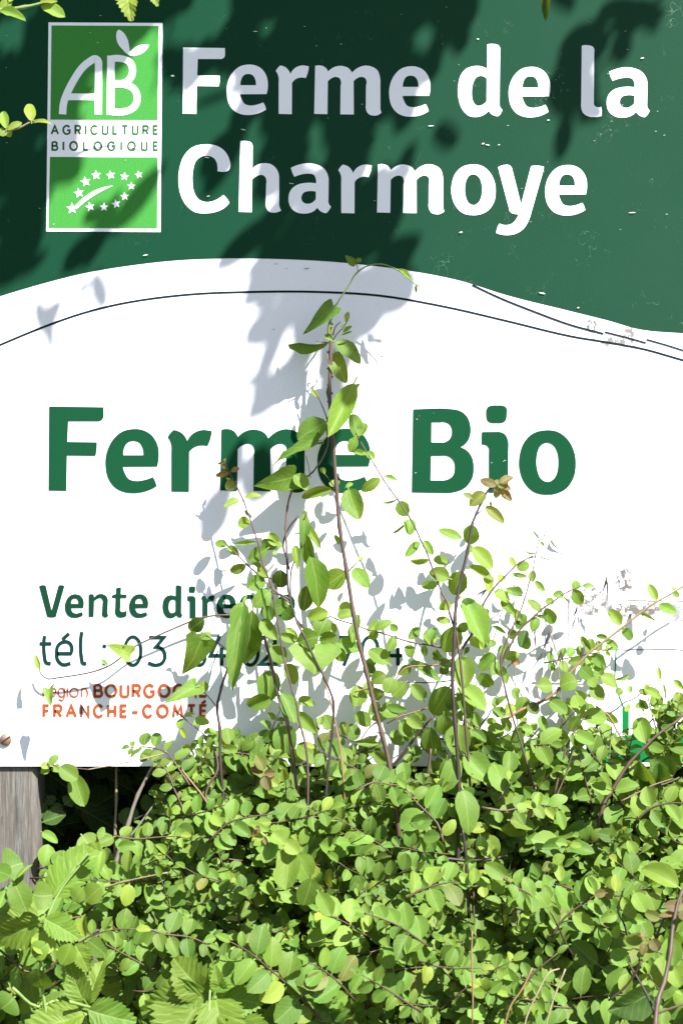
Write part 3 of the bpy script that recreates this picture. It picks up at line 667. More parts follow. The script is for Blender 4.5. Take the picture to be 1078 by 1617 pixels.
hero(left, '125 188 43 205 36 r; 140 178 190 155 32 r; 95 122 105 95 18 r; 95 125 54 128 16 r; 100 140 95 165 26 r; 165 245 108 288 64 h; 142 240 105 218 16 y; 188 356 97 400 44 y; 230 338 326 320 32 y; 224 422 272 474 20 d; 258 492 182 518 66 y; 300 628 155 638 26 l; 335 610 424 668 66 d; 430 645 375 568 62 l; 430 650 460 630 40 l; 115 638 34 628 50 g; 118 650 192 706 44 l; 232 768 128 808 56 d; 366 665 252 745 78 g; 312 780 372 842 56 l; 348 852 246 918 96 g; 270 742 338 788 28 g; 450 798 442 916 92 k -.4; 384 930 284 1022 98 g; 500 1018 378 1052 84 g; 400 690 430 690 24 y', 330, 700, d=.048)
hero(left, '335 155 430 276 82 l; 562 288 434 250 54 g; 485 210 562 266 44 l; 395 318 475 424 96 g; 385 476 375 664 132 g .2; 395 655 234 690 92 d; 488 432 546 560 78 g; 458 618 545 796 104 g; 562 655 668 690 56 l; 552 742 676 858 78 g; 495 818 482 1020 136 g .25; 408 855 345 915 62 d; 415 940 340 1030 74 l; 556 940 700 1040 105 g; 350 70 400 160 70 d; 420 75 520 100 60 g', 330, 940, d=.055)

# -------- centre twigs over the telephone line
mid = thing('snowberry_shoot', 'arching thin shoot with paired round leaves between the words Ferme and Bio', 'shoot', tuple(W(745, 1950, .12)))
stem(mid, '565,690 579,715 592,735 605,757 615,772 628,789 637,803 645,815 656,835 665,855 673,871 679,888 686,908 692,922 698,938 704,947 710,970 715,985 720,1000 724,1028 728,1060 735,1150 745,1300 745,1900', 1.0, 1.9, M['brown'], d=.052, d1=.12)
hero(mid, '75 55 125 102 46 l; 70 62 0 55 26 l; 160 225 38 298 62 g; 185 210 270 236 28 l; 265 355 138 392 18 d -.7; 275 368 328 458 80 g; 320 505 240 564 16 d -.7; 345 478 348 572 76 g; 405 620 316 714 50 g; 435 615 490 698 52 g; 465 735 343 752 42 d; 495 735 600 742 62 g; 610 1025 526 1035 56 l', 560, 700, d=.053)
stem(mid, '519,972 532,978 555,985 580,994 600,999 622,1006 648,1014 690,1021 718,1030', .9, 1.5, M['brown'], d=.05, d1=.06, name='side_shoot')
hero(mid, '752 110 620 142 72 l; 808 135 918 105 62 l; 910 185 905 298 66 g; 752 190 800 232 60 g; 590 205 560 180 30 d; 1000 235 1078 170 60 g', 330, 940, d=.052)
hero(mid, '125 215 232 158 54 g; 132 222 100 290 58 d; 272 222 222 188 46 g; 245 262 210 352 56 g; 338 278 404 205 54 g; 340 308 345 388 60 g; 522 270 427 248 92 l; 435 318 442 384 40 g; 215 430 90 340 95 g; 95 520 95 395 70 g; 130 500 60 430 60 g; 600 170 516 142 42 l; 510 412 510 338 50 d; 560 410 490 370 40 g; 475 480 420 480 50 k; 0 240 20 120 50 g; 350 420 540 540 60 g .6; 350 440 270 500 60 d; 540 420 610 440 60 g; 590 490 540 450 55 k', 560, 940, d=.055)
stem(mid, '560,1093 590,1086 605,1093 640,1055 690,1050 715,1040', 1.0, 1.2, M['tan'], d=.06, name='side_shoot')
stem(mid, '640,1077 670,1078 700,1076 718,1074', .8, 1.0, M['brown'], d=.055, name='side_shoot')
stem(mid, '610,1143 632,1131 660,1123 685,1114 710,1105', 1.0, 1.3, M['tan'], d=.06, name='side_shoot')
stem(mid, '615,1215 640,1185 660,1158 685,1130', 2.2, 1.5, M['dark'], d=.07, name='side_shoot')
hero(mid, '195 500 105 545 78 g; 240 520 200 610 90 g; 320 550 235 640 80 g; 430 660 355 560 70 g; 450 640 400 600 60 d; 95 540 85 620 60 g; 180 610 80 640 70 d; 0 700 30 570 100 g; 10 740 95 820 84 g; 105 780 205 770 54 l; 150 680 90 750 70 g; 160 720 275 745 88 g .6; 200 700 325 725 50 g; 230 860 265 890 50 l; 285 800 360 890 80 g; 330 770 420 830 70 l; 380 735 455 790 36 g; 0 925 150 940 42 g; 125 985 210 1060 70 d; 220 900 320 930 60 g; 350 860 320 920 60 d; 380 950 400 1010 60 g', 560, 940, d=.062)

# -------- dark right shoot with bronze tip
right = thing('bronze_tipped_shoot', 'dark upright shoot with bronze young leaves at its tip in front of Bio', 'shoot', tuple(W(722, 1950, .14)))
stem(right, '781,768 770,775 760,793 752,810 745,828 738,868 730,903 723,935 720,955 718,975 717,1010 714,1060 715,1100 718,1143 724,1230 722,1400 722,1900', 1.6, 3.2, M['dark'], d=.07, d1=.14)
stem(right, '750,815 758,808 765,804', .9, .7, M['dark'], d=.07, nodes=False, name='side_shoot')
hero(right, '890 268 793 226 52 r; 912 258 998 197 50 r; 905 280 882 342 42 r; 920 285 985 366 50 r; 905 260 890 228 32 r; 930 270 982 290 34 r; 900 262 940 280 26 h; 822 312 722 392 72 h; 740 348 684 314 36 h; 822 400 942 503 62 h; 855 398 854 366 14 r; 742 515 718 645 92 d -.15; 672 600 526 538 56 l; 738 650 705 680 46 y; 745 656 860 792 94 l; 722 775 872 862 58 l; 842 835 838 910 62 y; 596 852 468 812 86 l; 682 812 612 958 112 d -.1; 520 892 415 896 54 g', 560, 700, d=.074)
hero(right, '680 28 815 288 118 l .5; 690 20 740 110 90 d -.1; 635 195 565 362 124 d -.2; 690 385 680 582 128 l; 700 390 650 470 88 d -.1; 662 568 812 712 110 l; 595 580 485 772 140 d -.15; 560 750 570 890 104 d; 655 812 650 1012 146 l; 470 832 492 1036 104 d -.2; 650 620 740 770 80 d; 640 640 600 730 90 l; 800 230 815 330 70 l; 660 180 700 230 70 g; 470 290 500 200 60 g', 560, 940, d=.080)  # second leaf is a dark one added for the shadow on the first
hero(right, '375 45 532 210 140 l .4; 360 265 405 512 134 l .5; 325 60 240 268 112 l .3; 340 270 400 350 120 d 0; 260 70 235 230 70 d -.2; 470 540 560 710 110 l; 470 560 490 690 70 k -.2; 480 430 735 540 110 l .7; 660 460 815 490 85 l .6; 415 530 525 500 60 y; 570 300 695 390 110 l; 640 170 670 20 90 g', 640, 1180, d=.115, dj=.02)

# -------- twigs over the right part of the board
far = thing('snowberry_shoot', 'slender branching twigs with small leaves over the right part of the board', 'shoot', tuple(W(880, 1950, .12)))
stem(far, '841,877 830,883 820,888 810,897 797,910 785,922 773,937 758,962 752,975 745,1000 735,1015 725,1035', .8, 2, M['brown'], d=.06, d1=.09)
stem(far, '858,846 852,852 845,877 840,903 835,920 827,948 818,972 808,992 800,1010 790,1040 800,1100 830,1200 880,1400 880,1900', .7, 1.7, M['brown'], d=.05, d1=.12)
stem(far, '922,924 903,931 886,940 873,950 859,959 845,971 833,982 816,1000 800,1030 785,1060', .8, 1.8, M['brown'], d=.06, d1=.08)
hero(far, '110 285 28 308 62 l; 90 360 0 345 28 d; 20 300 -12 228 34 y; 175 130 130 70 12 g lance; 178 140 202 172 18 g; 150 215 62 200 10 d -.8 lance; 150 228 262 264 7 d lance; 150 235 95 250 10 r lance; 128 398 130 320 46 g; 145 390 202 456 40 g; 185 582 100 500 50 g; 85 600 28 692 62 g; 405 442 398 385 54 g; 385 445 450 536 74 d; 445 420 514 416 30 g; 325 485 258 470 44 g; 320 488 368 532 12 d; 262 515 205 520 44 g; 210 560 268 660 72 d; 212 625 150 602 24 k; 150 615 130 700 66 g; 55 720 102 826 70 d; 60 640 0 560 50 g; 0 440 65 470 50 g; 200 100 210 100 14 k', 808, 820, d=.055)
hero(far, '905 875 945 835 46 y; 880 935 976 990 66 y; 950 920 1056 962 50 g; 920 992 1006 1075 56 g; 850 940 850 880 50 y; 790 1050 850 1070 40 d', 560, 700, d=.062)
hero(far, '880 375 780 470 80 g; 925 400 1040 370 56 l; 870 440 820 360 70 g; 890 460 950 500 60 d; 780 500 870 575 76 d; 900 420 860 500 56 l; 990 400 1035 440 46 r; 940 470 950 560 34 g; 960 240 1025 240 60 d; 865 195 950 240 22 g; 1078 220 1040 330 60 k; 1020 200 1060 115 60 g; 730 270 800 330 60 y; 860 330 850 280 60 g; 940 370 930 310 70 g; 720 350 690 340 40 k; 870 720 940 760 60 l; 950 760 1010 690 56 y; 1020 660 1000 590 44 g; 890 700 880 640 36 g; 940 850 830 835 60 l; 970 950 850 950 70 g; 810 950 850 1000 60 k; 740 850 830 920 50 g; 1000 900 1060 950 70 d; 1060 850 1000 860 60 g; 1078 680 1020 780 70 g', 560, 940, d=.07)
stem(far, '1100,916 1078,926 1058,938 1033,952 1008,970 978,994 953,1013 933,1028 916,1045 898,1065 880,1090 850,1110 825,1120 800,1135', 1.3, 2.2, M['tan'], d=.045, d1=.09)
hero(far, '910 512 868 408 52 l; 925 540 1026 590 62 l; 1010 460 1050 490 38 g; 1012 448 1025 426 26 l; 1015 465 1030 478 24 r; 795 588 895 632 22 l; 685 668 612 568 66 l; 695 690 758 752 56 g; 600 748 530 738 30 g; 585 765 670 812 42 g; 490 825 432 738 46 g; 500 850 588 938 66 g; 545 1012 547 902 60 l; 640 1010 755 988 22 d lance; 450 900 350 900 50 g; 430 940 500 1000 80 g', 808, 820, d=.05)
stem(far, '1110,1110 1078,1130 1066,1140 1038,1160 1018,1179 993,1205 976,1230 963,1253 953,1270 940,1330 930,1500', 1.5, 3.4, M['brown'], d=.10, d1=.13)
stem(far, '928,1130 916,1140 903,1160 891,1190 881,1225 876,1253 870,1300', 1.2, 2.2, M['brown'], d=.09, d1=.12)
stem(far, '1062,1074 1038,1075 1023,1082 1016,1089 1001,1103 984,1110 975,1118 950,1135 940,1150', .6, 1.2, M['dark'], d=.05, d1=.08, nodes=False)
stem(far, '1030,1135 990,1170 960,1130 940,1115', 1.2, 1.4, M['tan'], d=.08, name='side_shoot')
hero(far, '1050 522 1064 392 98 l; 1012 572 904 520 84 g; 1030 520 945 560 70 d -.2; 840 692 812 540 108 l; 930 622 1030 620 112 l; 865 722 948 790 90 d -.2; 1080 780 1018 700 74 y; 850 700 960 740 60 g; 435 515 405 380 84 l; 450 522 594 540 94 l; 420 520 362 622 74 d; 350 730 285 610 72 l; 395 632 512 690 76 l; 545 638 505 756 74 g; 640 660 692 762 74 l; 370 722 490 792 78 g; 840 350 940 400 56 l; 932 295 928 215 26 l; 1015 297 1070 348 34 l; 945 305 970 420 14 g lance; 742 378 745 328 28 l; 650 288 752 268 22 d lance; 800 410 825 490 24 g lance; 715 460 740 480 50 y; 570 500 660 560 50 g; 655 380 695 350 46 g; 250 400 300 480 80 d -.2; 160 330 260 330 90 g; 410 300 300 330 100 g; 240 430 340 500 80 g; 180 520 210 620 54 g; 110 440 155 510 70 k; 90 400 30 500 70 g; 20 380 30 340 50 g; 70 600 0 680 70 d; 60 590 130 610 46 l; 270 860 180 880 70 g; 310 880 440 880 100 l; 480 860 590 780 80 g; 690 780 740 740 60 k; 650 900 560 830 90 k; 660 930 650 800 110 l; 740 820 850 920 100 l; 850 850 920 900 70 d; 780 960 700 900 90 k; 960 820 1010 900 60 g; 560 270 655 330 78 l; 500 330 570 420 84 g; 480 290 530 330 60 l', 808, 1000, d=.085, dj=.02)

# -------- wild grass with drooping husks
grass = thing('grass_tuft', 'wild grass with thin stalks and drooping dark husks right of the centre', 'grass', tuple(W(900, 1950, .1)))
for s_ in ('890,904 900,920 915,950 930,985 945,1030 955,1070 965,1150 930,1400 900,1900', '961,912 968,930 975,952', '812,905 812,930 811,955 810,1000 820,1200 870,1900', '870,990 872,1010 880,1050 884,1090 890,1300 900,1900', '839,958 845,985 842,1020 860,1200 890,1900'):
    stem(grass, s_, .55, .8, M['straw'], d=.04, d1=.06, nodes=False, name='stalk', sides=4)
def husk(x0_, y0_, x1, y1, wd=3.4):
    n = 6; a = W(x0_, y0_, .045); b = W(x1, y1, .035); pts = [a.lerp(b, i / n) for i in range(n + 1)]
    for i, p in enumerate(pts): p.x += .0008 * math.sin(i)
    V, F = tube(pts, [wd / 2000 * q for q in (.25, .8, 1, .8, .45, .22, .1)], 5); mesh('husk', V, F, M['spike'], grass, True)
for a in ('595 355 572 478 16', '594 372 605 532 12', '409 545 383 640 14', '408 590 352 738 8', '412 600 426 732 9', '395 640 352 752 7', '243 690 190 850 22', '200 820 118 968 10', '205 830 202 930 7', '240 790 248 905 12', '250 880 275 950 8', '312 815 268 950 14', '308 825 328 962 9', '310 850 300 930 6', '148 620 122 742 18', '136 700 158 860 10', '456 790 402 945 22', '440 860 425 930 6', '365 365 346 780 5', '0 900 -60 960 8'):
    v = [float(t) for t in a.split()]; husk(808 + v[0] / 3.993, 820 + v[1] / 3.993, 808 + v[2] / 3.993, 820 + v[3] / 3.993, v[4] / 3.993)
for a in ('850 910 720 985 9', '850 915 730 995 7', '830 920 760 1010 8', '845 905 740 970 6'):
    v = [float(t) for t in a.split()]; husk(560 + v[0] / 3.993, 700 + v[1] / 3.993, 560 + v[2] / 3.993, 700 + v[3] / 3.993, v[4] / 3.993)
# a seed pod fallen against the board
pod = thing('dry_bract', 'tiny dry winged bract stuck on the white board beside the slender twigs', 'bract', tuple(W(871, 857, .004)))
V, F = tube([W(871.5, 849, .004), W(870.5, 855, .006), W(874, 861, .005), W(882, 868, .003), W(899, 874, .002)], [.0003, .0024, .0016, .0006, .0003], 5); mesh('husk', V, F, M['straw'], pod, True)

# -------- small twigs that reach in at the upper left
ul = thing('privet_bush', 'bright narrow-leaved twigs reaching in at the upper left corner', 'bush', (px_to_x(-420), -.2, 0))
UD = .35
stem(ul, '105,-6 62,6 40,11 0,17 -60,24 -150,60 -260,300 -400,900 -420,1950', .9, 7, M['gstem'], d=.35, d1=.35)
stem(ul, '55,190 46,194 30,202 14,206 -20,222 -120,330 -290,600', .8, 3, M['palestem'], d=.35, d1=.35, name='side_shoot')
hero(ul, '0 72 176 148 62 y; 262 30 416 104 66 y; 250 22 362 0 34 y; 0 50 74 0 60 y; 60 10 120 -60 50 y; 200 760 176 626 62 y; 215 772 325 770 30 y; 48 818 136 764 38 y; 40 810 6 684 54 y; 45 830 0 850 60 y; 45 822 70 862 46 y; -20 860 -60 900 60 y; 190 755 180 745 24 r; -40 30 -170 -20 60 y; -80 90 -200 180 60 y', 0, 0, d=.35, dj=.008)

#BODY3
# ------------------------------------------------------------ dense shrubs under and before the board
def interp(tab, x):
    if x <= tab[0][0]: return tab[0][1]
    for (a, b), (c, e) in zip(tab, tab[1:]):
        if x <= c: return b + (e - b) * (x - a) / (c - a)
    return tab[-1][1]
TOP = [(-150, 1400), (0, 1380), (60, 1400), (130, 1345), (175, 1310), (215, 1200), (300, 1165), (400, 1150), (480, 1135), (560, 1110), (640, 1075), (700, 1090), (760, 1080), (830, 1105), (880, 1065), (960, 1110), (1078, 1095), (1250, 1060)]
class Mass:
    def __init__(s): s.L = []; s.T = []
    def leaf(s, b, L, wd, N, col): s.L.append((b, L, wd, N, col))
def sprig(ms, pts, r0, tonef, n_gap=.018, size=.027, tipd=None):
    """pts: world points from the base to the tip; opposite pairs of leaves all along"""
    Nb = Vector((R.gauss(.05, .30), -.85 + R.gauss(0, .2), .58 + R.gauss(0, .28))).normalized(); tk = R.uniform(.80, 1.22); szk = R.uniform(.66, 1.26)
    ms.T.append((pts, [r0 * (1 - .75 * i / (len(pts) - 1)) + .0004 for i in range(len(pts))]))
    length = sum((b - a).length for a, b in zip(pts, pts[1:])); pos = 0; nxt = n_gap * R.uniform(.3, .9)
    for a, b in zip(pts, pts[1:]):
        seg = (b - a).length; t = (b - a).normalized()
        while pos + seg > nxt:
            p = a.lerp(b, (nxt - pos) / seg); u = nxt / length
            sz = size * (.62 + .5 * math.sin(math.pi * min(1, .25 + .7 * u))) * R.uniform(.75, 1.2)
            if u > .88: sz *= .7
            Np = (Nb + Vector((R.gauss(0, .10), R.gauss(0, .08), R.gauss(0, .12)))).normalized(); sz *= szk
            s_ = t.cross(Np).normalized()
            for sg in (-1, 1):
                if R.random() < .06: continue
                Ld = (s_ * sg * R.uniform(.7, 1.1) + t * R.uniform(.15, .65) + Vector((0, 0, R.uniform(-.25, .15)))).normalized()
                N = (Np + Vector((R.gauss(0, .22), R.gauss(0, .15), R.gauss(0, .2)))).normalized()
                if abs(N.dot(Ld)) > .93: continue
                ms.leaf(p + Ld * sz * .1, Ld * sz, sz * R.uniform(.60, .84), N, tuple(q_ * tk for q_ in tonef(u)))
            nxt += n_gap * R.uniform(.8, 1.25)
        pos += seg
    t = (pts[-1] - pts[-2]).normalized()
    ms.leaf(pts[-1], t * size * .7, size * .4, Vector((0, -.7, .7)), tonef(1))
def tf(u):
    if u > .9 and R.random() < .25: return tone('y')
    return tone(R.choices('glydh', (50, 26, 3, 19, 2))[0])
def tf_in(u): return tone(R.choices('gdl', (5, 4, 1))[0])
def dmax(py): return .10 + .34 * max(0, min(1, (py - 1150) / 470))
def hole(px, py): return 55 < px < 232 and 1195 < py < 1320 + (px - 60) * .10 or (55 < px < 95 and py < 1440)
masses = [Mass(), Mass(), Mass()]
def which(px): return masses[0 if px < 470 + R.uniform(-40, 40) else (1 if px < 790 + R.uniform(-40, 40) else 2)]
cnt = 0; tries = 0
while cnt < 620 and tries < 20000:
    tries += 1
    px, py = R.uniform(-140, 1230), R.uniform(1060, 1720); top = interp(TOP, px)
    if py < top + 6: continue
    edge_p = min(1, .03 + .97 * ((py - top) / 95) ** 1.6)
    if py < 1218: edge_p *= .50
    if R.random() > edge_p or hole(px, py): continue
    if px < 230 and py > 1350 and R.random() < .30: continue
    if px < 520 and 1490 < py and R.random() < .45: continue
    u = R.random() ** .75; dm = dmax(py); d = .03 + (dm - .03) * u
    tip = W(px, py, d)
    ang = R.uniform(-1.15, 1.15) if R.random() < .8 else R.uniform(-2.0, 2.0)
    out_dir = Vector((math.sin(ang), -R.uniform(.15, .9), math.cos(ang) * R.uniform(.25, 1.0))).normalized()
    ln = R.uniform(.08, .21) if py > 1260 else R.uniform(.04, .09)
    droop = Vector((0, 0, R.uniform(-.3, .25))); pts = []
    for i in range(9):
        q = i / 8 - 1; p = tip + out_dir * ln * q + droop * ln * q * q * 1.0; p += Vector((R.uniform(-1, 1), R.uniform(-1, 1), R.uniform(-1, 1))) * .0012
        if p.y > -.012 and p.z > .735: p.y = -.012
        pts.append(p)
    bs = pts[0]; kk = D / (D + bs.y); bx_, by_ = bs.x * kk * 1000 + 539, 808.5 - (bs.z - ZC) * kk * 1000
    if hole(bx_, by_) or any(hole(p.x * kk * 1000 + 539, 808.5 - (p.z - ZC) * kk * 1000) for p in pts): continue
    if by_ < 1225 and ang > 1.3 or (530 < px < 680 and py < 1135): continue
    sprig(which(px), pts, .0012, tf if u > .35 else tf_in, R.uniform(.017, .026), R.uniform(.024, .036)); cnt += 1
# small side sprays that leaf out in front of the lower edge of the board
for i in range(62):
    px = R.choice((R.uniform(290, 560), R.uniform(540, 1090), R.uniform(560, 1090))); py = R.uniform(1010 if px > 560 else (1110 if px > 400 else 1165), 1215)
    if 530 < px < 680 and py < 1140: continue
    if R.random() > .25 + .75 * (py - 1000) / 200: continue
    tip = W(px, py, R.uniform(.03, .10)); ang = R.gauss(0, .8); od = Vector((math.sin(ang), -.15, math.cos(ang))).normalized(); ln = R.uniform(.05, .11)
    sprig(which(px), [tip + od * ln * (q / 6 - 1) + Vector((R.uniform(-1, 1), 0, 0)) * .001 for q in range(7)], .0009, tf, R.uniform(.015, .02), R.uniform(.019, .027))
# inner, rougher layer that closes the view into the shrub
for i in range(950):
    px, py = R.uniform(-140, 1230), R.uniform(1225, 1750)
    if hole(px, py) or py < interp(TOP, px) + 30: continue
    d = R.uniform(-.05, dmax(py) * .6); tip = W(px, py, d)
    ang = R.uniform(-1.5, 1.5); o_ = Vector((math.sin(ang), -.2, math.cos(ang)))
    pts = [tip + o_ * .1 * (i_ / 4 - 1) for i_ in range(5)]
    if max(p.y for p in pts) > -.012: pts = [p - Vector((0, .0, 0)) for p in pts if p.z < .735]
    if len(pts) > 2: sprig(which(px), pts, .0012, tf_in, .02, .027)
# hand-placed long sprays that lie on top of the mass
for s_, d0, d1, sz in (('575,1441 600,1450 627,1461 650,1476 675,1494', .40, .36, .027), ('572,1540 600,1556 630,1575 664,1598', .44, .40, .030), ('363,1487 393,1503 425,1530 450,1551 475,1575 520,1625', .44, .38, .034),
                       ('487,1519 515,1535 545,1562 560,1580', .42, .38, .027), ('300,1240 283,1215 265,1190 235,1180 205,1180', .10, .05, .022), ('300,1310 290,1280 275,1245 262,1215 240,1200', .12, .08, .026),
                       ('345,1320 330,1285 322,1262 300,1230 285,1212', .12, .08, .028), ('400,1195 380,1187 350,1177 318,1173', .08, .05, .024), ('795,1387 812,1400 835,1412 850,1432 870,1450', .34, .30, .028),
                       ('230,1465 260,1475 300,1480 330,1492', .30, .30, .026), ('0,1500 60,1540 100,1510 140,1480 180,1468 215,1467', .40, .42, .030), ('180,1320 215,1325 250,1322 285,1320', .20, .2, .024),
                       ('700,1330 690,1300 660,1270 640,1245', .22, .18, .028), ('870,1480 890,1450 930,1420 960,1400', .34, .34, .027), ('640,1420 665,1405 700,1395 735,1390', .30, .3, .026), ('1000,1300 1030,1275 1060,1268 1090,1270', .18, .2, .027),
                       ('820,1560 850,1530 880,1505', .42, .42, .026), ('330,1330 360,1300 395,1290 430,1285', .2, .2, .026), ('560,1250 590,1235 625,1240 660,1230', .15, .12, .028), ('760,1275 800,1280 840,1270 880,1275', .22, .2, .030)):
    p2 = catmull(P(s_), False, 3); n = len(p2); pts = [W(x, y, d0 + (d1 - d0) * i / (n - 1)) for i, (x, y) in enumerate(p2)]
    if s_[:3] in ('575', '572', '363', '487'): pts = pts[::-1]
    ms = which(p2[0][0]); sprig(ms, pts, .0016, tf, sz * .80, sz)

def build_shrub(ms, lab, px0, heroes):
    t = thing('snowberry_shrub', lab, 'shrub', tuple(W(px0, 1900, .15)), group=None); off = parent_world(t)
    ms.L.sort(key=lambda a: a[0].y)
    vis = [a for a in ms.L if -10 < 0 or True]
    def onscreen(p):
        k = D / (D + p.y); x = p.x * k * 1000 + 539; y = 808.5 - (p.z - ZC) * k * 1000
        return 0 < x < 1078 and y < 1617
    hero_l = [a for a in ms.L if onscreen(a[0])][:heroes]; hs = set(id(a) for a in hero_l)
    for b, L, wd, N, col in hero_l: leaf_obj(t, 'ovate', b, L, wd, N, col)
    rest = [a for a in ms.L if id(a) not in hs]
    VV = []; FF = []; UU = []; CC = []; n0 = 0
    for b, L, wd, N, col in rest:
        V, F, UV = TPL[R.randrange(len(TPL))]; X, N = frame(L.normalized(), N); ln = L.length
        A = np.array(V); Mx = np.array([[X.x * wd, L.x, N.x * ln], [X.y * wd, L.y, N.y * ln], [X.z * wd, L.z, N.z * ln]])
        VV.append(A @ Mx.T + np.array(b - off)); FF += [tuple(i + n0 for i in f) for f in F]; UU += UV; CC += [(*col, 1)] * len(V); n0 += len(V)
    me = bpy.data.meshes.new('leaf_mass'); me.from_pydata(np.concatenate(VV).tolist(), [], FF)
    l = me.uv_layers.new(name='UVMap'); vi = np.empty(len(me.loops), dtype=int); me.loops.foreach_get('vertex_index', vi)
    l.data.foreach_set('uv', np.array(UU)[vi].ravel()); ca = me.color_attributes.new('tint', 'FLOAT_COLOR', 'POINT'); ca.data.foreach_set('color', np.array(CC).ravel())
    me.polygons.foreach_set('use_smooth', [True] * len(me.polygons)); me.materials.append(M['leafs'])
    o = bpy.data.objects.new('leaf_mass', me); link(o, t); o['kind'] = 'stuff'
    VV = []; FF = []
    for pts, rad in ms.T:
        V, F = tube(pts, rad, 4); n = len(VV); VV += V; FF += [tuple(i + n for i in f) for f in F]
    mesh('twig_mass', VV, FF, M['brown'], t, True, kind='stuff')
    return t
sh = [build_shrub(masses[0], 'low dense snowberry shrub filling the lower left beside the wooden post', 330, 290),
      build_shrub(masses[1], 'dense snowberry shrub in the lower middle below the word Bio', 650, 290),
      build_shrub(masses[2], 'dense snowberry shrub filling the lower right corner', 950, 290)]
# woody stems seen in the gaps
stem(sh[0], '243,1208 218,1255 203,1300 190,1340 178,1380 165,1425 150,1500 190,1900', 2.2, 5.5, M['grey'], d=.06, d1=.14, name='branch', sides=8)
stem(sh[0], '265,1250 240,1275 222,1300 205,1322', 1.2, 1.6, M['grey'], d=.05, d1=.08, name='branch')
stem(sh[0], '184,1205 184,1260 182,1320 185,1500', 2.0, 2.6, M['palestem'], d=-.03, d1=-.02, name='branch')
stem(sh[0], '265,1378 225,1386 195,1393 165,1402 150,1410', 1.2, 1.6, M['palestem'], d=.24, d1=.2, name='branch')
stem(sh[0], '340,1186 344,1215 330,1240 325,1260 335,1280', 1.6, 1.8, M['brown'], d=.09, d1=.11, name='branch')
stem(sh[0], '287,1215 300,1232 315,1250 332,1275', 1.3, 1.5, M['tan'], d=.11, d1=.12, name='branch')
for s_, d0, d1, m in (('550,1212 575,1250 600,1290 612,1330 640,1500', .05, .1, 'dark'), ('680,1182 676,1220 672,1260 670,1330', .09, .1, 'brown'), ('730,1310 734,1340 737,1378 740,1450', .2, .2, 'dark'), ('600,1370 660,1362 700,1356 750,1360 800,1352', .17, .15, 'dark')):
    stem(sh[1], s_, 2.0, 2.8, M[m], d=d0, d1=d1, name='branch')
for s_, d0, d1, m in (('905,1185 890,1230 880,1253 872,1300', .12, .14, 'brown'), ('1060,1230 1030,1240 1000,1255 980,1265', .14, .16, 'pink'), ('826,1625 833,1600 850,1565 868,1535 882,1530', .48, .44, 'palestem'), ('860,1625 868,1595 878,1565 892,1530', .47, .44, 'palestem'), ('745,1470 744,1510 746,1560 745,1620', .44, .46, 'tan'), ('795,1625 805,1590 825,1560 840,1528', .45, .43, 'tan'), ('868,1440 880,1462 890,1485 905,1510', .38, .36, 'dark'), ('985,1402 975,1440 985,1460 990,1480', .36, .34, 'dark')):
    stem(sh[2], s_, 1.0, 1.3, M[m], d=d0, d1=d1, name='branch')

hero(sh[0], '250 260 305 270 40 y; 300 265 350 200 44 l; 250 310 300 290 40 l; 330 265 365 300 50 l; 365 275 475 350 90 g .4; 450 320 520 510 110 g .2; 260 670 355 720 50 l; 640 680 590 670 60 l; 690 700 590 740 70 g .6; 620 770 610 890 62 l; 720 760 830 750 70 g; 790 780 770 905 56 g; 500 690 560 760 110 l', 0, 1140, 3.85, d=.30, dj=.02)
stem(sh[0], '140,1215 118,1213 100,1212 80,1208 66,1208', .8, .8, M['brown'], d=.30, d1=.30, name='branch')
stem(sh[0], '260,1190 200,1204 140,1215', 1.2, .8, M['palestem'], d=.18, d1=.30, name='branch')
# -------- closer shoot, slightly out of focus, at the lower right
near = thing('bronze_tipped_shoot', 'reddish thick stem with dusky bronze young leaves at the lower right edge', 'shoot', tuple(W(1040, 1950, .75)))
stem(near, '1095,1380 1075,1410 1062,1460 1058,1500 1048,1550 1038,1580 1034,1620 1030,1800 1040,1950', 2.0, 3.4, M['brown'], d=.62, d1=.75)
stem(near, '1085,1395 1072,1432 1050,1448 1035,1480', 1.5, 1.8, M['brown'], d=.62, name='side_shoot')
stem(near, '1033,1600 1020,1570 1003,1540 990,1518', 1.8, 1.2, M['dark'], d=.68, d1=.66, name='side_shoot')
stem(near, '1012,1518 1000,1540 985,1560 960,1580', 1.4, 1.4, M['brown'], d=.68, d1=.66, name='side_shoot')
stem(near, '1033,1602 1060,1592 1090,1582', 1.6, 1.4, M['brown'], d=.7, name='side_shoot')
hero(near, '1078 320 955 320 66 r; 1050 360 920 380 34 r; 930 400 835 360 62 h; 1070 350 1075 410 60 r; 840 520 745 525 60 r; 835 520 820 485 30 r; 830 560 815 625 52 r .3; 880 530 920 600 70 r; 980 470 1060 580 88 d; 970 640 940 835 150 l .5; 1000 700 1050 820 110 l; 990 520 1010 690 120 l; 890 560 800 640 90 l; 820 540 700 540 80 l; 1078 900 1025 940 80 y; 950 970 930 1070 90 g', 808, 1350, d=.64, dj=.02)
hero(near, '860 880 600 985 190 k -.1 heart', 808, 1350, d=.45)
hero(far, '1045 200 830 80 105 l .6; 770 240 830 340 90 y; 650 230 660 130 60 y; 780 330 700 370 86 y; 660 380 560 400 70 y; 830 420 730 400 60 l; 520 250 480 150 70 l; 640 270 580 220 60 h; 590 240 520 250 46 r; 690 250 760 180 90 l; 850 240 900 350 90 l', 808, 1350, d=.36)
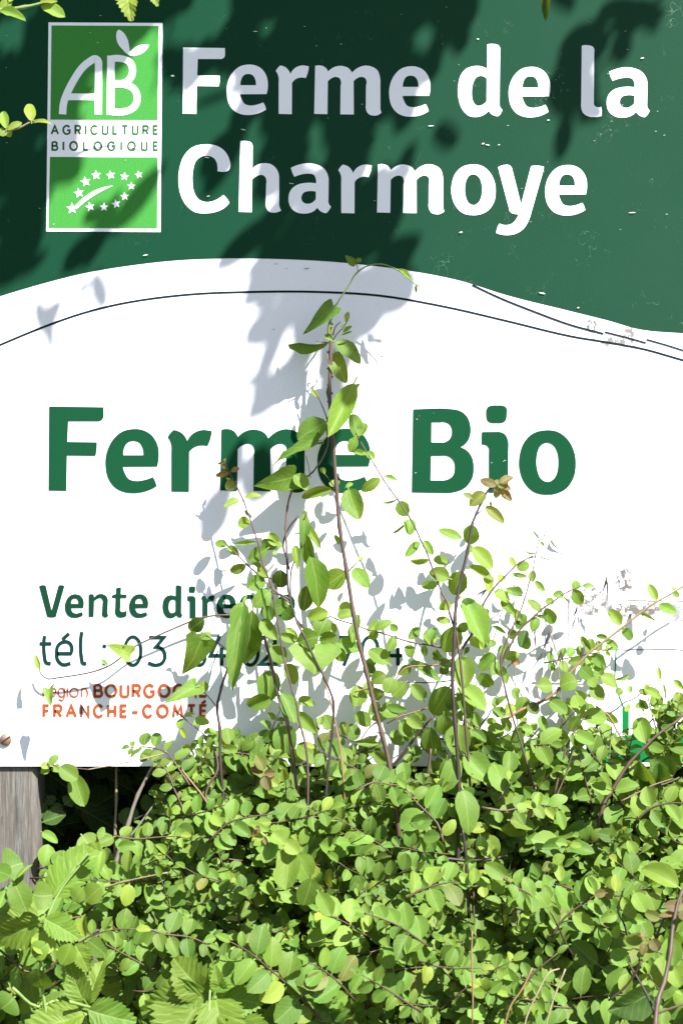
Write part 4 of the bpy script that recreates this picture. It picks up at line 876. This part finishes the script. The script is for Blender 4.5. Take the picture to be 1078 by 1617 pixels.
hero(sh[0], '360 230 460 215 44 y; 440 260 340 215 40 y; 470 270 540 330 76 y; 540 320 620 380 80 y .4; 560 350 545 570 120 y .5; 600 390 690 540 130 l .1; 440 290 470 370 60 y; 430 280 355 320 60 y; 400 250 350 290 24 r; 420 290 440 340 26 r; 395 250 370 235 20 r; 690 530 640 690 130 d -.2; 730 610 800 740 90 l .2; 480 310 420 430 80 l', 300, 1240, 3.593, d=.33, dj=.015)
hero(sh[0], '980 560 900 530 50 r; 985 570 1060 560 46 r; 990 580 1020 670 60 r; 985 590 970 640 34 r; 980 545 935 450 66 h; 1000 590 1078 640 60 y; 960 940 890 920 50 r; 970 930 1000 890 70 y; 985 950 1040 1045 60 y; 960 930 920 890 60 y', 170, 1080, d=.16, dj=.01)
hero(sh[2], '720 410 750 350 60 y; 830 370 850 290 46 y; 900 360 1020 310 66 l; 800 400 770 440 46 r; 820 380 740 350 40 y; 880 380 940 450 50 y; 960 400 990 515 60 l; 930 730 1000 680 56 y; 920 730 860 770 46 h; 960 740 970 835 60 y; 420 860 440 765 64 y; 400 850 345 810 56 y; 450 870 530 840 60 l; 480 880 495 940 62 y; 640 820 500 740 90 l; 620 850 540 900 84 l; 700 870 730 770 60 g; 720 920 630 990 90 g; 800 940 750 820 80 g; 830 920 900 1000 90 l', 640, 1180, d=.30, dj=.015)

# -------- coarse plant with toothed leaves, lower left
bram = thing('bramble_plant', 'coarse plant with large toothed light green leaves in the lower left corner', 'plant', tuple(W(120, 1950, .48)))
for s_ in ('150,1340 100,1400 82,1432 72,1460 64,1500 90,1700 120,1950', '135,1540 136,1590 135,1650 125,1950', '332,1560 330,1600 320,1700 300,1950', '120,1590 90,1580 60,1590 20,1560', '180,1600 140,1590 110,1582'):
    stem(bram, s_, 1.5, 2.6, M['gstem'], d=.43, d1=.48, nodes=False)
def serr(s_, x0=0, y0=1350, k=3.993, d=.42):
    for ln in s_.split(';'):
        a = ln.split(); bx, by, tx, ty, wd = (float(v) for v in a[:5]); t = a[5]; tilt = float(a[6])
        px_leaf(bram, x0 + bx / k, y0 + by / k, x0 + tx / k, y0 + ty / k, wd / k, t, d + R.uniform(-.02, .02), tilt, R.uniform(-.2, .2), 'toothed')
serr('330 270 590 -60 250 n .4; 250 380 -40 420 150 n .7; 260 420 -60 560 220 n -.2; 280 400 500 520 170 n .4; 545 960 420 620 170 n -.1; 550 950 640 650 130 n .4; 540 980 330 920 110 n .6; 555 975 860 1060 220 b .2; 540 1000 120 1100 190 n .8; 60 360 -50 300 90 n .5; 470 560 560 720 130 n .3; 545 760 500 560 90 n .5; 640 -20 540 -60 90 n .5', d=.45)
serr('500 880 300 1180 480 n .75; 520 880 90 1000 300 n .05; 530 880 310 650 280 n -.1; 560 870 700 600 190 n .3; 590 900 850 930 200 n .4; 610 900 560 700 110 n -.3; 560 900 660 1180 300 n .7; 700 1050 900 1200 260 n .4', 200, 1350, d=.43)
hero(bram, '30 100 140 60 190 g .5; 85 160 180 340 130 g .4; 70 130 -40 80 110 g; 210 250 330 250 160 g .3; 520 210 460 290 100 l; 640 200 530 290 120 l; 100 150 200 60 30 l lance; 50 200 0 320 60 l; 90 900 20 960 165 g; 240 720 250 880 140 d; 210 640 300 560 110 n; 350 590 200 520 120 y .5; 450 560 390 690 108 n', 0, 1350, d=.47, dj=.015)

# ------------------------------------------------------------ hedge behind the board, its deep shade put into near-black leaf colours
hedge = thing('background_hedge', 'shade-darkened leafy hedge behind the sign seen in the gap below it', 'hedge', (0, .8, 0))
HL = []
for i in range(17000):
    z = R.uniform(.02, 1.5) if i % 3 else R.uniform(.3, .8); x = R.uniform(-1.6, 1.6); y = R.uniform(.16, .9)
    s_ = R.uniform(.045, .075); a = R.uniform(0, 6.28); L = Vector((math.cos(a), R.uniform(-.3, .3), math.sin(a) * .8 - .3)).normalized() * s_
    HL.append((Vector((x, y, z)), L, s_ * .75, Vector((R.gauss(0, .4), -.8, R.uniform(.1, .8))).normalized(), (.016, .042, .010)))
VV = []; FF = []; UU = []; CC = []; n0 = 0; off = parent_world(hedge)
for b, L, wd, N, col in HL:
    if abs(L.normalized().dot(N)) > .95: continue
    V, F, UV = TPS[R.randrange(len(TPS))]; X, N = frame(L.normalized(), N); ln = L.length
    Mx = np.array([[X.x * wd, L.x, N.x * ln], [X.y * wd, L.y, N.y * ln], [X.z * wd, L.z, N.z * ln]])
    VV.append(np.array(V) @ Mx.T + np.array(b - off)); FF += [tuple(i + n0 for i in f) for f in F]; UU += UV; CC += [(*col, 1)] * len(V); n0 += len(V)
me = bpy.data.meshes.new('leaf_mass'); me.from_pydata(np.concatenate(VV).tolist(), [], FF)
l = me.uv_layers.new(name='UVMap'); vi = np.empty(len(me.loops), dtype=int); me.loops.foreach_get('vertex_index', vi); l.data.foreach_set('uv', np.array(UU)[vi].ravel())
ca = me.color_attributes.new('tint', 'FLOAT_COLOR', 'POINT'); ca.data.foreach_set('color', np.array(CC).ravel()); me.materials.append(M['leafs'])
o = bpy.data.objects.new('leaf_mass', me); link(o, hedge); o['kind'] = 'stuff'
for i in range(26):
    x = -1.7 + i * .135; pts = [Vector((x + .1 * math.sin(i * 3 + j), .55 + .1 * math.cos(i * 2 + j), j * .3)) for j in range(6)]
    V, F = tube(pts, [.009 - .0012 * j for j in range(6)], 6); mesh('branch', V, F, M['grey'], hedge, True)
hero(hedge, '45 330 75 235 70 k .3; 75 350 215 300 90 k .5; 210 240 250 200 80 k; 90 420 60 370 60 k; 100 190 140 240 60 k; 130 260 200 270 60 k', 50, 1210, 3.993, d=-.06)

# ------------------------------------------------------------ ash tree overhead: it stands to the right and its boughs shade the board
tree = thing('ash_tree', 'tree whose toothed leaf tips hang in at the top edge above the logo', 'tree', (2.4, -.7, 0))
tp = [Vector((2.4, -.7, 0)), Vector((2.38, -.7, .8)), Vector((2.42, -.72, 1.8)), Vector((2.36, -.75, 3.0)), Vector((2.4, -.8, 4.4)), Vector((2.3, -.7, 6.0))]
V, F = tube(tp, [.17, .14, .125, .11, .09, .05], 14); mesh('trunk', V, F, M['grey'], tree, True)
def limb(pts, r0, r1):
    n = len(pts); V, F = tube(pts, [r0 + (r1 - r0) * i / (n - 1) for i in range(n)], 8); mesh('branch', V, F, M['grey'], tree, True)
def shade_pt(px, py, t): return W(px, py, 0) - SUN * t
def limb_pts(specs): return [shade_pt(*s_) for s_ in specs]
limb([Vector((2.38, -.74, 2.7))] + limb_pts([(1500, -330, 1.75), (1200, -250, 1.75), (900, -150, 1.7), (700, -90, 1.68), (480, -60, 1.66), (250, -90, 1.66), (60, -110, 1.66), (-120, -80, 1.66)]), .05, .006)
limb([Vector((2.38, -.76, 3.0))] + limb_pts([(1500, -420, 1.95), (1250, -250, 1.9), (1130, -120, 1.85), (1070, -40, 1.8)]), .035, .004)
# compound leaves: each is a stalk with pointed leaflets; shading place on the board given in mm of the picture
def leaflet(bx, by, tx, ty, wd, t):
    """outline laid square to the sun, so its shadow keeps its shape"""
    b0 = W(bx, by, 0); T = W(tx, ty, 0); ax = T - b0; ln = ax.length; pr = ax.cross(Vector((0, 1, 0))).normalized()
    ys = [0, .12, .3, .5, .7, .88, 1]; V = []; UV = []
    for y in ys:
        hw = wd / 2000 * (math.sin(math.pi * y ** 1.1) ** .62 if 0 < y < 1 else 0)
        for sg in (-1, 0, 1):
            p = b0 + ax * y + pr * hw * sg; q = p - b0; tt = t + q.dot(SUN); V.append(p - SUN * tt + SUN * (.004 * abs(sg) - .01 * (y - .4) ** 2)); UV.append((.5 + sg * .4, y))
    F = [(i * 3 + k, i * 3 + k + 1, i * 3 + k + 4, i * 3 + k + 3) for i in range(6) for k in (0, 1)]
    return V, F, UV
nleaf = [0]; bulk = [[], [], []]
def add_leaflet(*a):
    V, F, UV = leaflet(*a)
    if nleaf[0] < 290:
        o = mesh('leaflet', V, F, M['leaf'], tree, True, uv=UV); o.color = (*tone('g'), 1); nleaf[0] += 1
    else:
        n = len(bulk[0]); bulk[0].extend(V); bulk[1].extend(tuple(i + n for i in f) for f in F); bulk[2].extend(UV)
EXPL = '''155,425 160,492 30; 82,545 60,472 32; 75,505 82,558 18; 92,500 62,520 16; 100,470 60,520 24; 120,470 145,440 14; 160,360 98,435 34; 190,300 130,430 26; 70,320 -10,460 62; 20,300 40,420 60; 60,330 -30,370 60;
445,330 338,432 38; 500,330 384,476 46; 480,470 384,548 52; 500,540 388,668 44; 470,440 395,640 26; 455,590 380,608 22; 560,400 515,640 62; 640,410 520,490 60; 655,425 590,500 60; 610,455 560,540 40; 540,560 505,640 30; 545,600 480,760 44; 520,640 470,800 60;
640,290 555,420 60; 665,370 590,425 44; 600,330 520,420 60; 560,280 470,420 60; 470,290 400,400 40; 570,330 540,440 50;
1052,22 985,12 40; 1020,30 960,50 30; 965,45 875,122 56; 935,80 890,130 44; 990,45 970,104 34; 915,110 868,178 36; 893,100 884,190 60; 958,30 880,95 46; 930,40 910,70 40; 900,170 878,258 28; 930,100 918,200 40; 915,165 950,185 40; 905,20 865,-30 40; 1010,0 940,30 40; 1000,20 1040,50 30;
385,690 352,790 30; 360,760 320,860 46; 420,700 395,800 60; 262,255 172,375 34; 168,325 130,358 28; 395,178 318,318 36; 340,70 262,150 22; 700,190 706,240 44; 725,10 720,90 40; 750,-30 700,60 60; 130,240 70,290 60; 380,140 300,170 14'''
LIT = [(300, 45, 40, 25), (335, 10, 30, 24), (240, 70, 12, 26), (228, 105, 16, 22), (214, 135, 18, 22), (205, 175, 30, 20), (163, 130, 8, 26), (150, 172, 34, 14), (178, 215, 52, 24), (160, 245, 30, 10), (190, 275, 40, 34), (115, 315, 34, 34), (150, 300, 30, 30), (100, 350, 20, 14), (175, 330, 14, 14),
       (350, 140, 18, 20), (332, 170, 20, 30), (312, 205, 22, 36), (292, 240, 20, 30), (270, 150, 12, 40), (268, 290, 14, 60), (300, 340, 60, 60), (395, 250, 8, 30), (405, 215, 8, 30), (420, 185, 6, 18), (497, 205, 9, 22), (505, 248, 16, 14), (545, 70, 12, 10), (667, 60, 14, 22), (612, 95, 8, 14), (605, 220, 14, 30), (640, 215, 12, 10), (590, 160, 9, 12),
       (18, 55, 24, 26), (48, 222, 14, 12), (-5, 360, 18, 40), (365, 330, 30, 60), (415, 335, 10, 24), (440, 420, 12, 8), (780, 150, 66, 400), (745, 150, 30, 60), (240, 400, 130, 30), (560, 385, 10, 20), (590, 345, 8, 14), (665, 165, 8, 26), (452, 520, 7, 36), (425, 500, 18, 6), (545, 500, 24, 12), (440, 625, 12, 26), (470, 600, 6, 20)]
def lit(x, y): return any(((x - a) / c) ** 2 + ((y - b) / e) ** 2 < 1 for a, b, c, e in LIT)
def inpoly(x, y, pl):
    r = False
    for (a, b), (c, e) in zip(pl, pl[1:] + pl[:1]):
        if (b > y) != (e > y) and x < (c - a) * (y - b) / (e - b) + a: r = not r
    return r
DARK = [[(255, -80), (740, -80), (735, 30), (700, 70), (695, 110), (665, 130), (660, 200), (640, 290), (600, 330), (560, 400), (640, 412), (640, 440), (590, 480), (540, 520), (500, 600), (470, 640), (455, 620), (470, 540), (400, 520), (470, 470), (390, 470), (400, 412), (480, 330), (430, 300), (380, 340), (330, 300), (320, 160), (255, 100)],
        [(-80, -80), (255, -80), (255, 60), (200, 60), (205, 110), (180, 160), (130, 200), (130, 270), (60, 330), (60, 430), (-80, 470)]]
for _ in range(70): LIT.append((R.uniform(-20, 690), R.uniform(-20, 330), R.uniform(4, 9), R.uniform(7, 16)))
for x0_, y0_, x1, y1, r_ in ((363, 12, 311, 64, 10), (434, 8, 419, 53, 9), (328, 126, 293, 193, 12), (352, 135, 352, 199, 14), (276, 223, 264, 305, 14), (412, 190, 378, 258, 7), (498, 205, 489, 255, 7), (551, 64, 528, 88, 6), (615, 94, 612, 140, 5),
                            (605, 220, 592, 264, 12), (436, 343, 385, 406, 7), (615, 378, 575, 402, 13), (472, 378, 450, 408, 7), (18, 375, 14, 392, 16), (60, 222, 36, 234, 8), (447, 512, 402, 590, 11), (515, 555, 460, 630, 14), (545, 345, 520, 390, 6), (640, 350, 610, 385, 12)):
    for q in range(9): LIT.append((x0_ + (x1 - x0_) * q / 8, y0_ + (y1 - y0_) * q / 8, r_, r_))
cover = {}
def mark(x0_, y0_, x1, y1, wd):
    ln = math.hypot(x1 - x0_, y1 - y0_)
    for i in range(int((min(x0_, x1) - wd) // 6), int((max(x0_, x1) + wd) // 6) + 1):
        for j in range(int((min(y0_, y1) - wd) // 6), int((max(y0_, y1) + wd) // 6) + 1):
            dx, dy = i * 6 + 3 - x0_, j * 6 + 3 - y0_; u = (dx * (x1 - x0_) + dy * (y1 - y0_)) / ln / ln; v = abs(dx * (y1 - y0_) - dy * (x1 - x0_)) / ln
            if 0.03 < u < .97 and v < wd / 2 * math.sin(math.pi * u) ** .7 - 2: cover[(i, j)] = 1
for ln in EXPL.replace('\n', ' ').split(';'):
    a, b, c = ln.split(); x0_, y0_ = map(float, a.split(',')); x1, y1 = map(float, b.split(','))
    add_leaflet(x0_, y0_, x1, y1, float(c), R.uniform(1.45, 1.75)); mark(x0_, y0_, x1, y1, float(c))
cells = [(i, j) for i in range(-14, 126) for j in range(-14, 110)]; R.shuffle(cells)
for rnd in (1.0, .75, .5):
    for i, j in cells:
        if (i, j) in cover: continue
        cx, cy = i * 6 + 3, j * 6 + 3
        if lit(cx, cy) or not any(inpoly(cx, cy, pl) for pl in DARK): continue
        for k in range(6):
            a = R.gauss(math.radians(124), .20); ln = R.uniform(70, 115) * rnd; wd = ln * R.uniform(.30, .40); f = R.uniform(.25, .75)
            x0_, y0_ = cx - ln * f * math.cos(a), cy - ln * f * math.sin(a); x1, y1 = x0_ + ln * math.cos(a), y0_ + ln * math.sin(a)
            sp = [(x0_ + (x1 - x0_) * q - math.sin(a) * s_ * wd * .4, y0_ + (y1 - y0_) * q + math.cos(a) * s_ * wd * .4) for q, s_ in ((.1, 0), (.3, -1), (.3, 1), (.5, 0), (.5, 1), (.5, -1), (.7, 1), (.7, -1), (.92, 0))]
            if any(lit(*p) for p in sp) or sum(not any(inpoly(*p, pl) for pl in DARK) for p in sp) > 2: continue
            add_leaflet(x0_, y0_, x1, y1, wd, R.uniform(1.35, 1.8)); mark(x0_, y0_, x1, y1, wd); break
for s_ in ((640, -80, 560, 120, 1.66), (520, -70, 430, 200, 1.6), (300, -90, 240, 150, 1.66), (60, -110, 10, 250, 1.6), (600, 0, 520, 330, 1.7), (1070, -40, 880, 180, 1.8), (560, 300, 470, 560, 1.6), (120, -80, 80, 200, 1.6)):
    p0_, p1_ = shade_pt(s_[0], s_[1], s_[4]), shade_pt(s_[2], s_[3], s_[4]); limb([p0_, p0_.lerp(p1_, .5) + Vector((.01, -.01, .01)), p1_], .004, .0015)
# crown well above the picture, away from the sunlit part of the board
for i in range(2600):
    a = R.uniform(0, 6.28); rr = R.uniform(.2, 1.6); c = Vector((2.5 + rr * math.cos(a), -.9 + rr * math.sin(a), R.uniform(3.9, 6.3)))
    sx = c + SUN * ((0 - c.y) / SUN.y)
    if c.y < 0 and -.75 < sx.x < .75 and .2 < sx.z < 2.1: continue
    d_ = Vector((R.gauss(0, 1), R.gauss(0, 1), R.gauss(-.4, .6))).normalized() * R.uniform(.08, .12); pr = d_.cross(Vector((R.gauss(0, .4), R.gauss(0, .4), 1))).normalized() * .018
    n = len(bulk[0]); bulk[0].extend([c, c + d_ * .5 + pr, c + d_, c + d_ * .5 - pr]); bulk[1].append((n, n + 1, n + 2, n + 3)); bulk[2].extend([(.5, 0), (.9, .5), (.5, 1), (.1, .5)])
o = mesh('leaf_mass', bulk[0], bulk[1], M['leaf'], tree, uv=bulk[2], kind='stuff'); o.color = (.05, .13, .025, 1)
for i in range(9):
    a = i * .7; limb([Vector((2.38, -.75, 3.2 + i * .25)), Vector((2.4 + .6 * math.cos(a), -.8 + .6 * math.sin(a), 3.9 + i * .2)), Vector((2.4 + 1.4 * math.cos(a), -.8 + 1.4 * math.sin(a), 4.4 + i * .18))], .03, .006)
# leaf tips that hang into the top of the picture
stem(tree, '205,-120 204,-60 205,-20 206,0', 1.5, .9, M['gstem'], d=.36, nodes=False, name='twig', sides=5); stem(tree, '300,-60 250,-110 205,-120 60,-200 -200,-400', 1.2, 3, M['gstem'], d=.16, d1=.3, nodes=False, name='twig', sides=5)
hero(tree, '810 -110 826 134 118 y .3 toothed; 900 -120 1000 36 76 y .4 toothed', 0, 0, d=.36)
hero(tree, '640 -60 648 54 26 k -.5 lance', 540, 0, 2, d=.30)  # backlit tip, its shade put into the dark leaf tone
